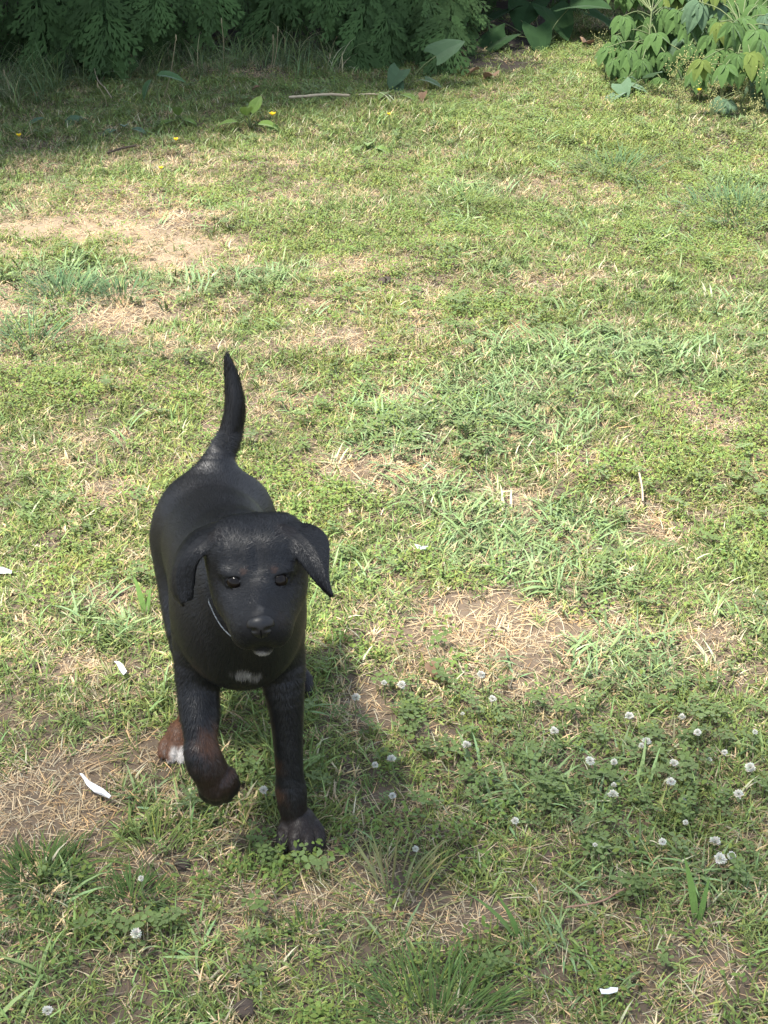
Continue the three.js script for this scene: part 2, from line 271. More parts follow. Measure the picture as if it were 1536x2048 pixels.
// ------------------------------------------------------------------ puppy: one field of smoothly joined bones, meshed
const FUR_STATS = {};
{
  const smin = (a, b, k) => { const h = Math.max(k - Math.abs(a - b), 0) / k; return Math.min(a, b) - h * h * k * .25; };
  const cap = (a, b, ra, rb) => { const bx = b.x - a.x, by = b.y - a.y, bz = b.z - a.z, l2 = bx * bx + by * by + bz * bz; return (x, y, z) => { const px = x - a.x, py = y - a.y, pz = z - a.z, t = clamp((px * bx + py * by + pz * bz) / l2), dx = px - bx * t, dy = py - by * t, dz = pz - bz * t; return Math.sqrt(dx * dx + dy * dy + dz * dz) - (ra + (rb - ra) * t); }; };
  const ell = (c, rx, ry, rz) => (x, y, z) => { const px = (x - c.x) / rx, py = (y - c.y) / ry, pz = (z - c.z) / rz, k0 = Math.sqrt(px * px + py * py + pz * pz), a = px / rx, b = py / ry, d = pz / rz, k1 = Math.sqrt(a * a + b * b + d * d); return k1 < 1e-9 ? -Math.min(rx, ry, rz) : k0 * (k0 - 1) / k1; };
  const chain = (pts, sub = 3) => {                                // a limb: radii and joints rounded off along a smooth curve
    const f = [], q = [], n = pts.length, at = (i) => pts[Math.min(n - 1, Math.max(0, i))], cr = (a, b, c, d, t) => .5 * (2 * b + (c - a) * t + (2 * a - 5 * b + 4 * c - d) * t * t + (3 * b - a - 3 * c + d) * t * t * t);
    for (let i = 0; i < n - 1; i++) for (let k = 0; k < sub; k++) { const t = k / sub, A = at(i - 1), B = at(i), C = at(i + 1), D = at(i + 2); q.push([V(cr(A[0].x, B[0].x, C[0].x, D[0].x, t), cr(A[0].y, B[0].y, C[0].y, D[0].y, t), cr(A[0].z, B[0].z, C[0].z, D[0].z, t)), Math.max(.002, cr(A[1], B[1], C[1], D[1], t))]); }
    q.push(pts[n - 1]);
    for (let i = 0; i < q.length - 1; i++) f.push(cap(q[i][0], q[i + 1][0], q[i][1], q[i + 1][1]));
    return (x, y, z) => { let d = 9; for (let i = 0; i < f.length; i++) d = Math.min(d, f[i](x, y, z)); return d; };
  };
  const many = (f, k) => (x, y, z) => { let d = f[0](x, y, z); for (let i = 1; i < f.length; i++) d = smin(d, f[i](x, y, z), k); return d; };
  const triD = (A, B, C, r) => { // distance to a triangle
    const t = new THREE.Triangle(A, B, C), q = V(0, 0, 0), o = V(0, 0, 0); return (x, y, z) => { q.set(x, y, z); t.closestPointToPoint(q, o); return o.distanceTo(q) - r; };
  };
  const bounded = (f, c, R) => (x, y, z) => { const d = Math.hypot(x - c.x, y - c.y, z - c.z) - R; return d > .04 ? d : f(x, y, z); };

  // --- trunk
  const trunk = many([
    ell(P(474, 1165, 1.56), .073, .092, .105),     // rib cage behind the shoulders
    ell(P(446, 1125, 1.66), .075, .084, .115),
    ell(P(428, 1080, 1.765), .073, .080, .105),    // loin, croup
    ell(P(430, 1045, 1.835), .066, .070, .07),
    ell(P(392, 1035, 1.825), .048, .050, .060), ell(P(472, 1032, 1.835), .048, .050, .060),
    ell(P(482, 1262, 1.515), .056, .066, .056),    // forechest
  ], .045);
  const neck = many([cap(P(498, 1165, 1.475), P(482, 1230, 1.545), .056, .075), cap(P(500, 1245, 1.44), P(488, 1290, 1.48), .033, .042)], .04);
  // --- tail
  const tail = chain([[P(430, 950, 1.86), .030], [P(440, 915, 1.885), .0215], [P(460, 870, 1.90), .0180], [P(470, 815, 1.915), .0155], [P(464, 760, 1.93), .0115], [P(457, 728, 1.935), .0070], [P(453, 711, 1.937), .0028]]);
  // --- planted foreleg and its paw
  const FX = (600 - 768) / 1433;                                  // paw centre, metres
  const paw = (cx, gyy, cz, s, dir = 0, curl = 0) => {            // a paw standing on gyy, toes towards +z turned by dir
    const c = Math.cos(dir), n = Math.sin(dir), at = (x, y, z) => V(cx + (x * c + z * n) * s, gyy + y * s, cz + (-x * n + z * c) * s), f = [];
    f.push(cap(at(0, .030, -.018), at(0, .026, .006), .026 * s, .024 * s));
    const toes = many([[-.030, .0, .8], [-.0108, .012, 1], [.0108, .012, 1], [.030, .0, .8]].map(([x, z, q]) => chain([[at(x * .62, .030, z - .014), .0118 * s], [at(x * .98, .027, z + .009), .0128 * s], [at(x * 1.06, .012, z + .025), .0108 * s]], 2)), .0012);
    const body = f[0];
    return [(x, y, z) => smin(body(x, y, z), toes(x, y, z), .005 * s), [-.032, -.0115, .0115, .032].map((x, i) => [at(x, .012, (i % 3 ? .012 : 0) + .033), at(x * 1.04, .003, (i % 3 ? .012 : 0) + .043)])];
  };
  const [pawR, clawR] = paw(FX, .002, -1.497, .80, .12);
  const legR = chain([[P(532, 1225, 1.565), .046], [P(556, 1310, 1.545), .036], [P(567, 1372, 1.53), .0275], [P(574, 1440, 1.523), .0215], [P(579, 1540, 1.515), .0185], [P(582, 1582, 1.512), .0215], [P(590, 1638, 1.507), .0178], [V(FX, .034, -1.503), .019]]);
  // --- lifted foreleg: wrist bent, paw hanging
  const W = P(404, 1505, 1.462), K = P(428, 1550, 1.452);
  const legL = chain([[P(424, 1240, 1.57), .052], [P(410, 1310, 1.535), .041], [P(397, 1368, 1.515), .0290], [P(400, 1430, 1.49), .0260], [P(402, 1475, 1.472), .0212], [W, .0235], [P(412, 1530, 1.460), .0225]]);
  const tl = (px, py, D) => P(px, py, D);
  const pawL = many([cap(P(410, 1525, 1.462), P(432, 1562, 1.466), .022, .025),
    chain([[P(415, 1560, 1.462), .0135], [P(415, 1582, 1.474), .0125], [P(420, 1592, 1.488), .010]], 2), chain([[P(428, 1566, 1.456), .0135], [P(432, 1589, 1.468), .0125], [P(434, 1597, 1.484), .010]], 2),
    chain([[P(445, 1562, 1.456), .0135], [P(449, 1585, 1.468), .0125], [P(450, 1592, 1.484), .010]], 2), chain([[P(455, 1552, 1.462), .0125], [P(463, 1570, 1.474), .0115], [P(462, 1580, 1.488), .0095]], 2)], .0025);
  // --- hind legs
  const [pawHL, clawHL] = paw(P(360, 1500, 1.685).x, .002, -1.690, .72, -.1);
  const hindL = chain([[P(378, 1085, 1.83), .055], [P(382, 1190, 1.76), .046], [P(386, 1285, 1.70), .034], [P(388, 1345, 1.735), .0225], [P(380, 1400, 1.745), .0165], [P(372, 1445, 1.722), .0145], [V(P(360, 1500, 1.685).x, .034, -1.697), .019]]);
  const [pawHR, clawHR] = paw(P(584, 1385, 1.845).x, .002, -1.85, .80, .1);
  const hindR = chain([[P(484, 1085, 1.845), .054], [P(506, 1180, 1.79), .045], [P(536, 1250, 1.76), .033], [P(562, 1290, 1.845), .020], [P(572, 1318, 1.885), .0165], [P(578, 1350, 1.87), .0155], [V(P(584, 1385, 1.845).x, .034, -1.857), .019]]);

  // --- head, in its own frame: x towards the picture's side of the dog's left, y up, z along the muzzle
  const HO = P(517, 1166, 1.37), HQ = new THREE.Quaternion().setFromEuler(new THREE.Euler(.03, .10, .02)), HM = new THREE.Matrix4().compose(HO, HQ, V(1, 1, 1)), HI = HM.clone().invert(), hp = V(0, 0, 0);
  const hw = (x, y, z) => V(x, y, z).applyMatrix4(HM);
  const c = V;
  const bone = many([
    ell(c(0, .002, -.056), .057, .046, .058), ell(c(.032, .019, -.055), .027, .027, .040), ell(c(-.032, .019, -.055), .027, .027, .040), ell(c(0, .015, -.030), .040, .027, .030),
    ell(c(.0315, -.024, -.034), .0250, .034, .044), ell(c(-.0315, -.024, -.034), .0250, .034, .044), ell(c(.026, -.028, .000), .017, .022, .030), ell(c(-.026, -.028, .000), .017, .022, .030),
  ], .018);
  const brow = many([ell(c(.0240, .0140, -.004), .017, .0080, .012), ell(c(-.0240, .0140, -.004), .017, .0080, .012)], .006);
  const muzzle = many([
    cap(c(0, -.004, -.006), c(0, -.010, .055), .019, .0150), ell(c(0, -.023, .018), .0345, .026, .045),
    ell(c(.0160, -.032, .043), .0195, .0235, .0235), ell(c(-.0160, -.032, .043), .0195, .0235, .0235), ell(c(0, -.020, .056), .020, .015, .013),
  ], .014);
  const jaw = many([cap(c(0, -.046, -.02), c(0, -.051, .038), .022, .0155), cap(c(0, -.053, .03), c(0, -.0535, .049), .0135, .0105)], .01);
  const furrow = cap(c(0, .024, .006), c(0, .050, -.014), .004, .003);
  const headBase = (x, y, z) => {
    let d = smin(bone(x, y, z), brow(x, y, z), .011);
    d = -smin(-d, furrow(x, y, z), .012);
    d = smin(d, muzzle(x, y, z), .020);
    const j = jaw(x, y, z); return smin(smin(d, j, .004), Math.max(d, j) + .006, .004);           // the lip line stays a fold
  };
  // each eye sits in the face where the photograph shows it: centre, outward axis and the two axes of the lids
  const EYES = [[466, 1167], [564, 1162]].map(([px, py]) => {
    const o = V(0, CAM_H, 0).applyMatrix4(HI), d = P(px, py, 1.37).applyMatrix4(HI).sub(o).normalize(), f = (q) => headBase(q.x, q.y, q.z), e = .001; let p = o.clone().addScaledVector(d, 1.3);
    for (let i = 0; i < 200; i++) { const q = f(p); if (q < .0003) break; p.addScaledVector(d, q * .7); }
    const n = V(f(p.clone().add(V(e, 0, 0))) - f(p.clone().add(V(-e, 0, 0))), f(p.clone().add(V(0, e, 0))) - f(p.clone().add(V(0, -e, 0))), f(p.clone().add(V(0, 0, e))) - f(p.clone().add(V(0, 0, -e)))).normalize();
    const a = n.lerp(d.clone().negate(), .3).normalize(), u = V(1, 0, 0).addScaledVector(a, -a.x).normalize().applyAxisAngle(a, px < 515 ? -.12 : .12), v = V(0, 0, 0).crossVectors(a, u);
    return { p, a, u, v, c: p.clone().addScaledVector(a, -.0078), x: 0 };
  });
  const eyeC = EYES.map((e) => e.c);
  const headField = (x, y, z) => {
    let d = headBase(x, y, z);
    for (const e of EYES) {                                         // sockets and lids
      const rx = x - e.c.x, ry = y - e.c.y, rz = z - e.c.z, q2 = rx * rx + ry * ry + rz * rz; if (q2 > .0009) continue;
      const U = rx * e.u.x + ry * e.u.y + rz * e.u.z, W = rx * e.v.x + ry * e.v.y + rz * e.v.z, A = rx * e.a.x + ry * e.a.y + rz * e.a.z;
      d = -smin(-d, Math.hypot(U * 1.05, W * 1.5, A - .003) - .0104, .004);
      const lid = Math.hypot(Math.hypot(U / 1.2, (W + .0010) * 2.05) - .0087, (A - .0068 + Math.abs(U) * .35) * .9) - .0021; d = smin(d, lid, .004);
    }
    return d;
  };
  const headD = (x, y, z) => { hp.set(x, y, z).applyMatrix4(HI); return headField(hp.x, hp.y, hp.z); };
  // --- ears: thin curved flaps spanned between an inner and an outer edge
  const sheet = (inner, outer, bulge, r0, r1) => {
    const A = new THREE.CatmullRomCurve3(inner.map((q) => P(...q))), B = new THREE.CatmullRomCurve3(outer.map((q) => P(...q))), n = 12, m = 4, g = [], f = [];
    for (let i = 0; i <= n; i++) { const t = i / n, a = A.getPoint(t), b = B.getPoint(t), row = []; for (let k = 0; k <= m; k++) row.push(a.clone().lerp(b, k / m).addScaledVector(bulge, Math.sin(Math.PI * k / m))); g.push(row); }
    for (let i = 0; i < n; i++) { const r = lerp(r0, r1, i / n); for (let k = 0; k < m; k++) { f.push(triD(g[i][k], g[i + 1][k], g[i][k + 1], r), triD(g[i + 1][k], g[i + 1][k + 1], g[i][k + 1], r)); } }
    return (x, y, z) => { let d = 9; for (const q of f) d = Math.min(d, q(x, y, z)); return d; };
  };
  const earR = sheet([[552, 1064, 1.415], [578, 1092, 1.395], [600, 1118, 1.383], [622, 1148, 1.372], [645, 1176, 1.362], [660, 1191, 1.360]], [[582, 1050, 1.435], [626, 1055, 1.425], [650, 1076, 1.41], [656, 1108, 1.39], [654, 1148, 1.372], [662, 1190, 1.360]], V(.002, .004, .007), .0036, .0018);
  const earL = sheet([[458, 1066, 1.42], [436, 1084, 1.405], [408, 1104, 1.398], [390, 1130, 1.395], [386, 1165, 1.393], [383, 1196, 1.39]], [[424, 1052, 1.445], [388, 1067, 1.44], [360, 1100, 1.428], [344, 1145, 1.418], [346, 1185, 1.408], [366, 1210, 1.398]], V(-.004, .004, .007), .0036, .0020);

  const bR = bounded(earR, P(615, 1110, 1.40), .065), bL = bounded(earL, P(400, 1125, 1.415), .080), ears0 = (x, y, z) => Math.min(bR(x, y, z), bL(x, y, z));
  const parts = {
    trunk, neck, tail: bounded(tail, P(455, 820, 1.9), .14), legR: bounded((x, y, z) => smin(legR(x, y, z), pawR(x, y, z), .010), V(-.12, .18, -1.53), .24), legL: bounded((x, y, z) => smin(legL(x, y, z), pawL(x, y, z), .010), P(405, 1420, 1.5), .22),
    hindL: bounded((x, y, z) => smin(hindL(x, y, z), pawHL(x, y, z), .010), P(355, 1250, 1.73), .32), hindR: bounded((x, y, z) => smin(hindR(x, y, z), pawHR(x, y, z), .010), P(560, 1230, 1.82), .32),
    head: bounded(headD, hw(0, -.01, -.02), .12), ears: ears0,
  };
  const field = (x, y, z) => {
    let d = smin(parts.trunk(x, y, z), parts.neck(x, y, z), .05);
    d = smin(d, parts.tail(x, y, z), .022);
    d = smin(d, parts.hindL(x, y, z), .035); d = smin(d, parts.hindR(x, y, z), .035);
    d = smin(d, parts.legL(x, y, z), .017); d = smin(d, parts.legR(x, y, z), .017);
    const h = smin(parts.head(x, y, z), parts.ears(x, y, z), .006);
    return smin(d, h, .022);
  };
  // --- surface nets on a sparse grid
  function surface(f, lo, hi, h) {
    const n = [0, 1, 2].map((i) => Math.ceil((hi[i] - lo[i]) / h) + 1), [nx, ny, nz] = n, g = new Float32Array(nx * ny * nz).fill(1), B = 8, id = (i, j, k) => (k * ny + j) * nx + i;
    for (let bk = 0; bk < nz; bk += B) for (let bj = 0; bj < ny; bj += B) for (let bi = 0; bi < nx; bi += B) {
      const d = f(lo[0] + (bi + B / 2) * h, lo[1] + (bj + B / 2) * h, lo[2] + (bk + B / 2) * h), far = Math.abs(d) > B * h * .9 + .03;
      for (let k = bk; k < Math.min(bk + B, nz); k++) for (let j = bj; j < Math.min(bj + B, ny); j++) for (let i = bi; i < Math.min(bi + B, nx); i++) g[id(i, j, k)] = far ? d : f(lo[0] + i * h, lo[1] + j * h, lo[2] + k * h);
    }
    const vid = new Int32Array(nx * ny * nz).fill(-1), pos = [], E = [[0, 1], [2, 3], [4, 5], [6, 7], [0, 2], [1, 3], [4, 6], [5, 7], [0, 4], [1, 5], [2, 6], [3, 7]], cv = new Float32Array(8);
    for (let k = 0; k < nz - 1; k++) for (let j = 0; j < ny - 1; j++) for (let i = 0; i < nx - 1; i++) {
      let m = 0; for (let q = 0; q < 8; q++) { cv[q] = g[id(i + (q & 1), j + (q >> 1 & 1), k + (q >> 2))]; if (cv[q] < 0) m++; }
      if (!m || m === 8) continue; let x = 0, y = 0, z = 0, c = 0;
      for (const [a, b] of E) if (cv[a] < 0 !== cv[b] < 0) { const t = cv[a] / (cv[a] - cv[b]); x += lerp(a & 1, b & 1, t); y += lerp(a >> 1 & 1, b >> 1 & 1, t); z += lerp(a >> 2, b >> 2, t); c++; }
      vid[id(i, j, k)] = pos.length / 3; pos.push(lo[0] + (i + x / c) * h, lo[1] + (j + y / c) * h, lo[2] + (k + z / c) * h);
    }
    const idx = [], q = (a, b, c, d, flip) => { if (a < 0 || b < 0 || c < 0 || d < 0) return; flip ? idx.push(a, c, b, a, d, c) : idx.push(a, b, c, a, c, d); };
    for (let k = 1; k < nz - 1; k++) for (let j = 1; j < ny - 1; j++) for (let i = 1; i < nx - 1; i++) {
      const s = g[id(i, j, k)] < 0;
      if (s !== g[id(i + 1, j, k)] < 0) q(vid[id(i, j - 1, k - 1)], vid[id(i, j, k - 1)], vid[id(i, j, k)], vid[id(i, j - 1, k)], !s);
      if (s !== g[id(i, j + 1, k)] < 0) q(vid[id(i - 1, j, k - 1)], vid[id(i - 1, j, k)], vid[id(i, j, k)], vid[id(i, j, k - 1)], !s);
      if (s !== g[id(i, j, k + 1)] < 0) q(vid[id(i - 1, j - 1, k)], vid[id(i, j - 1, k)], vid[id(i, j, k)], vid[id(i - 1, j, k)], !s);
    }
    const N = pos.length / 3, nor = new Float32Array(N * 3), e = .0012;
    for (let v = 0; v < N; v++) {
      let x = pos[v * 3], y = pos[v * 3 + 1], z = pos[v * 3 + 2], gx, gyv, gz, l;
      for (let it = 0; it < 2; it++) {
        gx = f(x + e, y, z) - f(x - e, y, z); gyv = f(x, y + e, z) - f(x, y - e, z); gz = f(x, y, z + e) - f(x, y, z - e); l = Math.hypot(gx, gyv, gz) || 1;
        const d = clamp(f(x, y, z) / Math.max(l / (2 * e), .5), -h * .4, h * .4); x -= gx / l * d; y -= gyv / l * d; z -= gz / l * d;
      }
      pos[v * 3] = x; pos[v * 3 + 1] = y; pos[v * 3 + 2] = z; nor[v * 3] = gx / l; nor[v * 3 + 1] = gyv / l; nor[v * 3 + 2] = gz / l;
    }
    return { pos: new Float32Array(pos), nor, idx };
  }
  const S = surface(field, [-.40, -.02, -2.02], [-.02, .64, -1.24], .0032);
  // --- coat colour: black with tan and white markings
  const soft = (x, y, z, p, r) => { const d = Math.hypot(x - p.x, y - p.y, z - p.z) / r + (noise3(x * 180, y * 180, z * 180) - .5) * .5; return 1 - sst(.2, 1.2, d); };
  const near = (x, y, z, p, r, nf = 140, na = .5) => { const d = Math.hypot(x - p.x, y - p.y, z - p.z) / r + (noise3(x * nf, y * nf, z * nf) - .5) * na; return 1 - sst(.7, 1.1, d); };
  const hit = (px, py) => { const o = V(0, CAM_H, 0), d = P(px, py, 1).sub(o).normalize(); let t = 1.2; for (let i = 0; i < 200; i++) { const q = field(o.x + d.x * t, o.y + d.y * t, o.z + d.z * t); if (q < .0004 || t > 2.6) break; t += q * .7; } return o.addScaledVector(d, t); };   // where a picture point lies on the coat
  const browTan = [hit(485, 1143), hit(547, 1139)], chin = hw(0, -.062, .052), bridge = hit(521, 1216), chest = hit(484, 1347), chest2 = hit(506, 1354), lipR = hit(566, 1240), lipL = hit(455, 1262), earBL = hit(430, 1070), earBR = hit(572, 1062);
  const wristIn = hit(427, 1485), pawLc = hit(445, 1560), pawRc = V(FX, .02, -1.49), toeW = hit(594, 1699), hindC = hit(352, 1470), hindToe = V(P(360, 1500, 1.685).x, .012, -1.668), hindRC = P(584, 1385, 1.845), legIn = hit(553, 1530), legIn2 = hit(556, 1590);
  const BLACK = [.0058, .0060, .0072], TAN = [.105, .046, .022], WHITE = [.55, .52, .48], BROWN = [.014, .0080, .0055];
  const mixc = (a, b, t) => [lerp(a[0], b[0], t), lerp(a[1], b[1], t), lerp(a[2], b[2], t)];
  const coat = (x, y, z) => {
    let q = BLACK; const n = noise3(x * 60, y * 60, z * 60);
    const m = .85 + .3 * n; q = [q[0] * m, q[1] * m, q[2] * m];
    for (const b of browTan) q = mixc(q, TAN, .26 * near(x, y, z, b, .0050, 300, .9));
    q = mixc(q, BROWN, .35 * near(x, y, z, earBL, .012, 90, .9)); q = mixc(q, BROWN, .3 * near(x, y, z, earBR, .012, 90, .9));
    q = mixc(q, BROWN, .25 * Math.max(near(x, y, z, lipR, .012), near(x, y, z, lipL, .012)));
    q = mixc(q, WHITE, .5 * near(x, y, z, chin, .0110, 220, .4)); q = mixc(q, WHITE, .045 * near(x, y, z, bridge, .0055, 300, 1));
    q = mixc(q, WHITE, .30 * near(x, y, z, chest, .0115, 130, 1.0)); q = mixc(q, WHITE, .20 * near(x, y, z, chest2, .0105, 130, 1.1));
    q = mixc(q, TAN, .62 * soft(x, y, z, wristIn, .030)); q = mixc(q, TAN, .22 * soft(x, y, z, pawLc, .050));
    q = mixc(q, BROWN, .8 * soft(x, y, z, pawRc, .075)); q = mixc(q, TAN, .35 * Math.max(soft(x, y, z, legIn, .018), soft(x, y, z, legIn2, .018)));
    q = mixc(q, WHITE, .10 * near(x, y, z, toeW, .006, 200, .9));
    q = mixc(q, TAN, .9 * near(x, y, z, hindC, .055)); q = mixc(q, WHITE, .75 * near(x, y, z, hindToe, .021, 120, .7)); q = mixc(q, BROWN, near(x, y, z, hindRC, .045));
    return q;
  };
  const base = V(-.19, 0, -1.66), dog = new THREE.Group(); dog.position.copy(base);
  const N = S.pos.length / 3, col = new Float32Array(N * 3), loc = new Float32Array(N * 3);
  for (let v = 0; v < N; v++) { const q = coat(S.pos[v * 3], S.pos[v * 3 + 1], S.pos[v * 3 + 2]); col.set(q, v * 3); loc[v * 3] = S.pos[v * 3] - base.x; loc[v * 3 + 1] = S.pos[v * 3 + 1]; loc[v * 3 + 2] = S.pos[v * 3 + 2] - base.z; }
  const g = new THREE.BufferGeometry(); g.setAttribute('position', new THREE.BufferAttribute(loc, 3)); g.setAttribute('normal', new THREE.BufferAttribute(S.nor, 3)); g.setAttribute('color', new THREE.BufferAttribute(col, 3)); g.setIndex(S.idx);
  mesh('body', g, new THREE.MeshPhysicalMaterial({ color: 0xffffff, vertexColors: true, roughness: .58, specularIntensity: .5, sheen: .2, sheenColor: lin(.08, .09, .12), sheenRoughness: .4 }), dog);
  // --- short lying hairs
  {
    const HAIRS = 230000, r = mulberry(77), cum = new Float32Array(S.idx.length / 3); let A = 0; const a = V(0, 0, 0), b = V(0, 0, 0), d = V(0, 0, 0), pt = (o, i) => o.set(S.pos[i * 3], S.pos[i * 3 + 1], S.pos[i * 3 + 2]);
    for (let t = 0; t < cum.length; t++) { pt(a, S.idx[t * 3]); pt(b, S.idx[t * 3 + 1]); pt(d, S.idx[t * 3 + 2]); A += b.sub(a).cross(d.sub(a)).length() * .5; cum[t] = A; }
    const hg = new THREE.BufferGeometry(); hg.setAttribute('position', new THREE.Float32BufferAttribute([-.5, 0, 0, .5, 0, 0, .3, .16, .55, -.3, .16, .55, 0, .14, 1], 3)); hg.setIndex([0, 1, 2, 0, 2, 3, 3, 2, 4]); hg.computeVertexNormals();
    const im = new THREE.InstancedMesh(hg, new THREE.MeshPhysicalMaterial({ color: 0xffffff, roughness: .44, specularIntensity: .9, side: THREE.DoubleSide }), HAIRS);
    const noseW = hw(0, -.012, .066), n = V(0, 0, 0), flow = V(0, 0, 0), X = V(0, 0, 0), Y = V(0, 0, 0), m4 = new THREE.Matrix4(), cc = new THREE.Color(), p = V(0, 0, 0), l = V(0, 0, 0); let made = 0;
    for (let i = 0; i < HAIRS; i++) {
      let lo = 0, hi = cum.length - 1; const x = r() * A; while (lo < hi) { const m = (lo + hi) >> 1; cum[m] < x ? lo = m + 1 : hi = m; }
      let u = r(), v = r(); if (u + v > 1) { u = 1 - u; v = 1 - v; } const [i0, i1, i2] = [S.idx[lo * 3], S.idx[lo * 3 + 1], S.idx[lo * 3 + 2]], w = 1 - u - v;
      p.set(0, 0, 0); n.set(0, 0, 0); for (const [q, k] of [[i0, w], [i1, u], [i2, v]]) { p.addScaledVector(pt(a, q), k); n.x += S.nor[q * 3] * k; n.y += S.nor[q * 3 + 1] * k; n.z += S.nor[q * 3 + 2] * k; } n.normalize();
      l.copy(p).applyMatrix4(HI); const onHead = l.z > -.085 && p.y > .40 && p.z > -1.46, face = onHead && Math.abs(l.x) < .06;
            if (face && (p.distanceTo(noseW) < .021 || eyeC.some((e) => l.distanceTo(e) < .0140))) continue;
      if (onHead) flow.copy(p).sub(noseW).add(V(0, Math.abs(l.x) > .055 ? -.25 : 0, 0)); else if (p.z < -1.87 && p.y > .445) flow.set(.1, 1, -.1); else if (p.y < .26) flow.set(0, -1, -.15); else flow.set(-.1, -.45 - .5 * sst(.45, .3, p.y), -1 + .6 * sst(-1.6, -1.5, p.z));
      flow.x += (noise3(p.x * 40, p.y * 40, p.z * 40) - .5) * .5 + (r() - .5) * .3; flow.y += (r() - .5) * .3;
      flow.addScaledVector(n, -flow.dot(n)).normalize(); X.crossVectors(n, flow).normalize(); flow.crossVectors(X, n);
      const ear = parts.ears(p.x, p.y, p.z) < .004; if (ear) { flow.set(l.x > 0 ? .5 : -.35, -1, .1); flow.x += (r() - .5) * .3; flow.addScaledVector(n, -flow.dot(n)).normalize(); X.crossVectors(n, flow).normalize(); flow.crossVectors(X, n); }
      const L = (ear ? .004 : p.y < .05 ? .0048 : face ? lerp(.004, .007, sst(.03, .12, p.distanceTo(noseW))) : p.y < .2 ? .007 : .0095) * (.7 + .6 * r()), wd = .00050 * (.7 + .6 * r()), up = L * (.6 + .7 * r());
      m4.makeBasis(X.clone().multiplyScalar(wd), n.clone().multiplyScalar(up), flow.clone().multiplyScalar(L)); m4.setPosition(p.x - base.x - n.x * .0002, p.y - n.y * .0002, p.z - base.z - n.z * .0002);
      const q = coat(p.x, p.y, p.z), k = onHead ? .7 + .7 * r() : .6 + 1.6 * r() * r(); im.setMatrixAt(made, m4); im.setColorAt(made, cc.setRGB(q[0] * k, q[1] * k, q[2] * k)); made++;
    }
    im.count = made; im.name = 'fur'; im.userData.kind = 'stuff'; dog.add(im);
  }
  const inDog = (o) => { o.position.sub(base); dog.add(o); return o; };
  // --- eyes, nose, claws, collar
  const eyeMat = new THREE.MeshPhysicalMaterial({ color: lin(.006, .004, .003), roughness: .14, specularIntensity: .38 });
  for (const e of eyeC) { const m = mesh('eye', new THREE.SphereGeometry(.0104, 28, 20), eyeMat); m.position.copy(hw(e.x, e.y, e.z)); inDog(m); }
  {
    const f = (x, y, z) => { let d = smin(ell(c(0, 0, 0), .0158, .0120, .0110)(x, y, z), ell(c(0, -.007, .001), .0075, .0085, .0085)(x, y, z), .006); for (const s of [-1, 1]) { const q = cap(V(s * .0066, -.0015, .0125), V(s * .0135, -.0040, .0040), .0033, .0026)(x, y, z); d = -smin(-d, q, .002); } const slit = Math.max(Math.abs(x) - .0006, -z + .006, y + .001); d = Math.max(d, -slit); return d; };
    const n = surface(f, [-.02, -.02, -.016], [.02, .016, .016], .0009), ng = new THREE.BufferGeometry(); ng.setAttribute('position', new THREE.BufferAttribute(n.pos, 3)); ng.setAttribute('normal', new THREE.BufferAttribute(n.nor, 3)); ng.setIndex(n.idx);
    const m = mesh('nose', ng, new THREE.MeshPhysicalMaterial({ color: lin(.006, .0055, .006), roughness: .48, clearcoat: .08, clearcoatRoughness: .3, specularIntensity: .7 })); m.quaternion.copy(HQ); m.rotateX(-.12); m.position.copy(hw(0, -.0105, .0665)); inDog(m);
  }
  const clawMat = new THREE.MeshStandardMaterial({ color: lin(.035, .028, .024), roughness: .4 });
  for (const set of [clawR, clawHL, clawHR]) for (const [a, b] of set) {
    const L = a.distanceTo(b) , cg = new THREE.ConeGeometry(.0028, L * 1.5, 8); cg.translate(0, L * .25, 0);
    const m = mesh('claw', cg, clawMat); m.position.copy(a); m.quaternion.setFromUnitVectors(V(0, 1, 0), b.clone().sub(a).normalize()); inDog(m);
  }
  {
    const ring = [], C0 = P(500, 1180, 1.452), AX = P(500, 1165, 1.40).sub(P(484, 1225, 1.53)).normalize(), U = V(1, 0, 0).addScaledVector(AX, -AX.x).normalize(), Wv = V(0, 0, 0).crossVectors(AX, U);
    for (let i = 0; i < 40; i++) { const t = i / 40 * 6.2832, d = U.clone().multiplyScalar(Math.cos(t)).addScaledVector(Wv, Math.sin(t)); let s = .13; while (s > .02 && smin(smin(parts.trunk(C0.x + d.x * s, C0.y + d.y * s, C0.z + d.z * s), parts.neck(C0.x + d.x * s, C0.y + d.y * s, C0.z + d.z * s), .05), parts.head(C0.x + d.x * s, C0.y + d.y * s, C0.z + d.z * s), .022) > .0005) s -= .0005; s -= .0025 * sst(.444, .454, C0.y + d.y * s); ring.push(C0.clone().addScaledVector(d, s).sub(base)); }
    mesh('collar', new THREE.TubeGeometry(new THREE.CatmullRomCurve3(ring, true), 160, .0009, 6, true), new THREE.MeshStandardMaterial({ color: lin(.42, .44, .45), roughness: .6 }), dog);
  }
  add(tag(dog, 'black puppy with tan and white markings walking with one forepaw raised', 'dog'), 'puppy');
  console.log('dog verts', N);
}
// ------------------------------------------------------------------ conifers at the edge of the lawn
const cedarMat = leafMat(lin(.050, .098, .030), { transmission: .25 });
const barkMat = new THREE.MeshStandardMaterial({ color: lin(.075, .052, .038), roughness: .95 });
